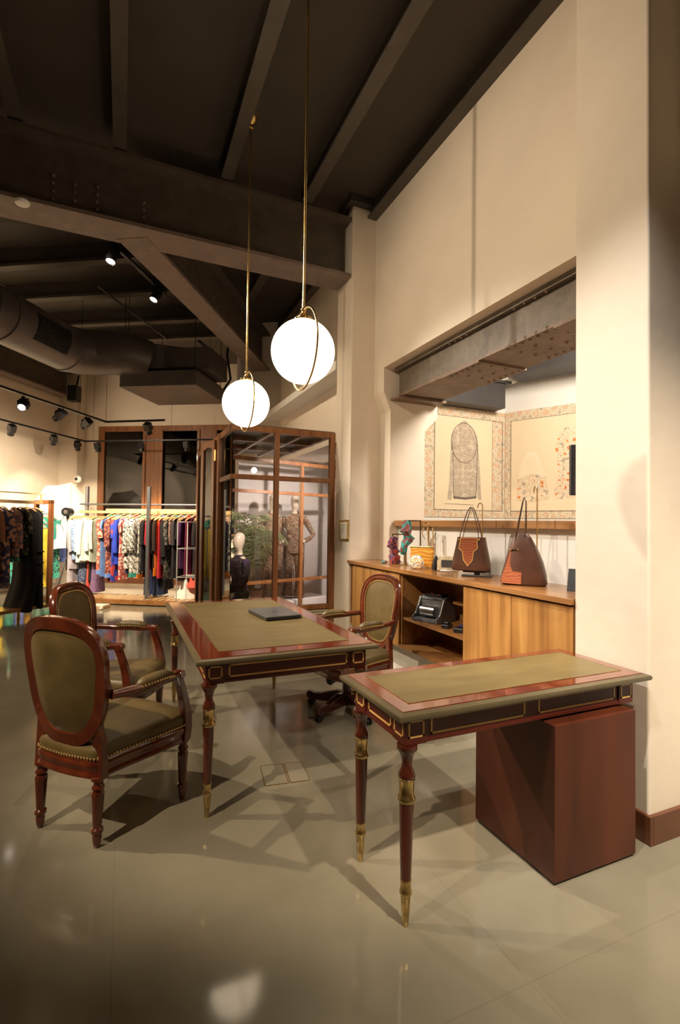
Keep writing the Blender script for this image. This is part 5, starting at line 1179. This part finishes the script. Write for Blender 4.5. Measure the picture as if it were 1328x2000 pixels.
mannequin('seated mannequin in a dark purple kimono behind the vestibule glass', (1.58, 7.22, 0.0), radians(-160), 'kimono', True)
# ---- palm
t = thing('potted_palm', 'tall feathery potted palm behind the vestibule glass', 'palm', (1.95, 8.0, 0))
MB().lathe([(0.13,0.0),(0.19,0.30),(0.20,0.33),(0.17,0.33),(0.16,0.28)], n=24).build('pot', 'terracotta', t, smooth=True, angle=40)
rnd = random.Random(5); st = MB(); lf = MB()
for k in range(26):
    az = rnd.uniform(0, 2*pi); reach = rnd.uniform(0.25, 0.55); top = rnd.uniform(1.1, 1.95)
    base = Vector((rnd.uniform(-0.05,0.05), rnd.uniform(-0.05,0.05), 0.3)); pts = []
    for i in range(10):
        f = i/9; pts.append(base+Vector((cos(az)*reach*f**1.8, sin(az)*reach*f**1.8, (top-0.3)*(1-(1-f)**1.5)-0.25*max(0,f-0.7)*3.3*f)))
    st.tube(pts, [0.009-0.006*i/9 for i in range(10)], 5)
    for i in range(4, 10):
        for j in range(3):
            p = pts[i-1].lerp(pts[i], j/3); tn = (pts[i]-pts[i-1]).normalized(); sd_ = tn.cross(Vector((0,0,1))).normalized()
            for s_ in (-1, 1):
                l = rnd.uniform(0.14, 0.26); d_ = (sd_*s_*0.8+tn*0.5+Vector((0,0,-0.15+rnd.uniform(-0.3,0.15)))).normalized(); e_ = p+d_*l+Vector((0,0,-0.06)); m_ = p+d_*l*0.5; w_ = Vector((0,0,0.006))+tn*0.006
                lf.add([p-w_*0.4, m_-w_, e_, m_+w_, p+w_*0.4], [(0,1,2,3,4)])
st.build('stems', 'palm_stem', t, smooth=True); lf.build('fronds', 'palm_leaf', t)
# ================================================================= TRACK LIGHTING
def track(label, a, b, wires):
    t = thing('lighting_track', label, 'light track')
    MB().bar(a, b, 0.035, 0.030).build('rail', 'black_metal', t)
    mb = MB()
    for f in wires:
        p = Vector(a).lerp(Vector(b), f); mb.bar(p, Vector((p.x, p.y, CEIL)), 0.006, 0.006)
    if wires: mb.build('suspension_wire', 'black_metal', t)
TZ = 3.1
track('suspended black track nearest, along the left of the wing', uv(-5.14, 1.0, TZ), uv(-5.13, 7.72, TZ), (0.9, 0.5))
track('short suspended black track turning right in front of the window', uv(-5.13, 7.72, TZ), uv(-4.04, 7.66, TZ), (0.0,))
track('suspended black track farther left, near the left wall', uv(-6.83, 1.0, TZ), uv(-6.84, 9.60, TZ), (0.97, 0.6))
track('black track running in front of the tall windows', uv(-6.84, 9.60, TZ), uv(-3.3, 9.54, TZ), (0.05, 0.55))
track('ceiling track with two lit spots left of the diagonal girder', uv(-3.30, 4.3, 4.5), uv(-3.30, 6.2, 4.5), (0.1, 0.9))
track('short ceiling track near the wing end wall', uv(-3.35, 7.4, 4.3), uv(-3.35, 8.3, 4.3), (0.5,))
def track_spot(label, loc, aim, lit, power=0, size=50, group='black track spotlights'):
    t = thing('track_spotlight', label, 'spotlight', loc, 0, group)
    d = (Vector(aim)-Vector(loc)).normalized(); c = Vector((0,0,-0.13)); q = Vector((0,0,1)).rotation_difference(d)
    MB().box(-0.02,0.02,-0.02,0.02,-0.045,-0.01).box(-0.045,0.045,-0.018,0.018,-0.075,-0.045).build('adapter', 'black_plastic', t)
    s_ = d.cross(Vector((0,0,1))); s_ = s_.normalized() if s_.length > 0.01 else Vector((1,0,0))
    MB().bar(c+s_*0.058+Vector((0,0,0.06)), c+s_*0.058, 0.012, 0.03).bar(c-s_*0.058+Vector((0,0,0.06)), c-s_*0.058, 0.012, 0.03).bar(c-s_*0.064+Vector((0,0,0.06)), c+s_*0.064+Vector((0,0,0.06)), 0.02, 0.010).build('yoke', 'black_plastic', t)
    MB().box(-0.052,0.052,-0.052,0.052,-0.11,0.02).lathe([(0.050,0.02),(0.055,0.085),(0.050,0.085),(0.045,0.075)], n=20, cap=False).xf(Matrix.Translation(c) @ q.to_matrix().to_4x4()).build('housing', 'black_plastic', t, bevel=0.004)
    MB().lathe([(0.045,0.070),(0.03,0.074),(0.001,0.075)], n=20).xf(Matrix.Translation(c) @ q.to_matrix().to_4x4()).build('lens', 'lens_lit' if lit else 'lens_dark', t, smooth=True)
    if power:
        l = spot_light('spot_lamp', Vector(loc)+c+d*0.10, aim, power, size, 0.6, rad=0.02)
    return t
def onT(px0, px1, a, b, p): f = (p-px0)/(px1-px0); return a+(b-a)*f
spots = [
 ('lit spotlight on the nearer left track, pointing at the viewer side', uv(-5.14, 5.92, TZ-0.015), (-1.6, 5.2, 1.2), True, 0, 50),
 ('dark spotlight on the nearer left track, second from the left edge', uv(-5.135, 6.60, TZ-0.015), uv(-7.9, 7.3, 1.6), False, 260, 70),
 ('dark spotlight on the nearer left track, last before the corner', uv(-5.13, 7.20, TZ-0.015), uv(-7.9, 8.6, 1.5), False, 260, 70),
 ('dark spotlight on the short track in front of the window', uv(-4.33, 7.67, TZ-0.015), uv(-4.9, 10.2, 0.3), False, 500, 80),
 ('dark spotlight on the farther left track, leftmost in view', uv(-6.83, 7.62, TZ-0.015), uv(-7.9, 8.4, 1.4), False, 90, 70),
 ('dark spotlight on the farther left track, middle one', uv(-6.84, 8.65, TZ-0.015), uv(-7.9, 9.6, 1.3), False, 90, 70),
 ('dark spotlight on the farther left track just before its corner', uv(-6.84, 9.35, TZ-0.015), uv(-7.4, 10.4, 1.2), False, 60, 70),
 ('dark spotlight just right of the farther track corner', uv(-6.55, 9.59, TZ-0.015), uv(-6.3, 10.2, 0.2), False, 200, 80),
 ('dark spotlight seen against the left window pane', uv(-5.55, 9.58, TZ-0.015), uv(-5.4, 10.0, 0.0), False, 260, 85),
 ('dark spotlight seen against the right window pane', uv(-4.55, 9.56, TZ-0.015), uv(-4.3, 10.0, 0.0), False, 260, 85),
 ('upper lit ceiling spotlight beside the diagonal girder', uv(-3.30, 5.0, 4.485), (-0.9, 4.6, 0.0), True, 160, 60),
 ('lower lit ceiling spotlight beside the diagonal girder', uv(-3.30, 5.95, 4.485), (-1.3, 5.4, 0.0), True, 160, 60),
 ('small lit spotlight near the end of the diagonal girder', uv(-3.35, 7.95, 4.285), uv(-3.6, 7.2, 0), True, 120, 60)]
for a in spots: track_spot(*a)
track('drop bar track at the top right corner near the broad pier', (2.05, -0.5, 3.84), (2.05, 1.35, 3.84), (0.2,))
track_spot('black spotlight cut by the top right corner of the picture', (2.05, 1.18, 3.825), (2.7, 1.5, 1.0), False)
# room light of the wing (further spots of the same tracks, out of view)
for u, v in ((-5.14, 2.5), (-5.14, 4.2)): spot_light('unseen_wing_spot', uv(u, v, 3.0), uv(-7.9, v+2.4, 1.4), 800, 75)
spot_light('flash_modelling_lamp', uv(-6.62, 8.92, 1.58), uv(-7.15, 9.4, 1.6), 7, 100, col=(1.0,0.9,0.75))
spot_light('rack_spot_light', uv(-4.6, 5.6, 3.4), uv(-4.8, 8.3, 0.7), 1100, 60)  # unseen rack spots brightening the garments, on no built track
spot_light('rack_spot_light', uv(-5.6, 5.6, 3.4), uv(-6.4, 8.8, 0.7), 600, 60)
# unseen lamps for the vestibule, display bay and back room
spot_light('vestibule_spot_light', (1.68, 5.5, 2.25), (2.4, 8.6, 0.7), 240, 52, col=(1.0, 0.84, 0.72))
spot_light('display_spot_light', (3.35, 6.3, 2.44), (2.3, 8.8, 1.1), 300, 75, col=(1.0, 0.86, 0.76))
area_light('back_room_light', (3.9, 2.6, 3.6), (4.3, 4.6, 1.5), 140, 0.8, 0.8, WHT)
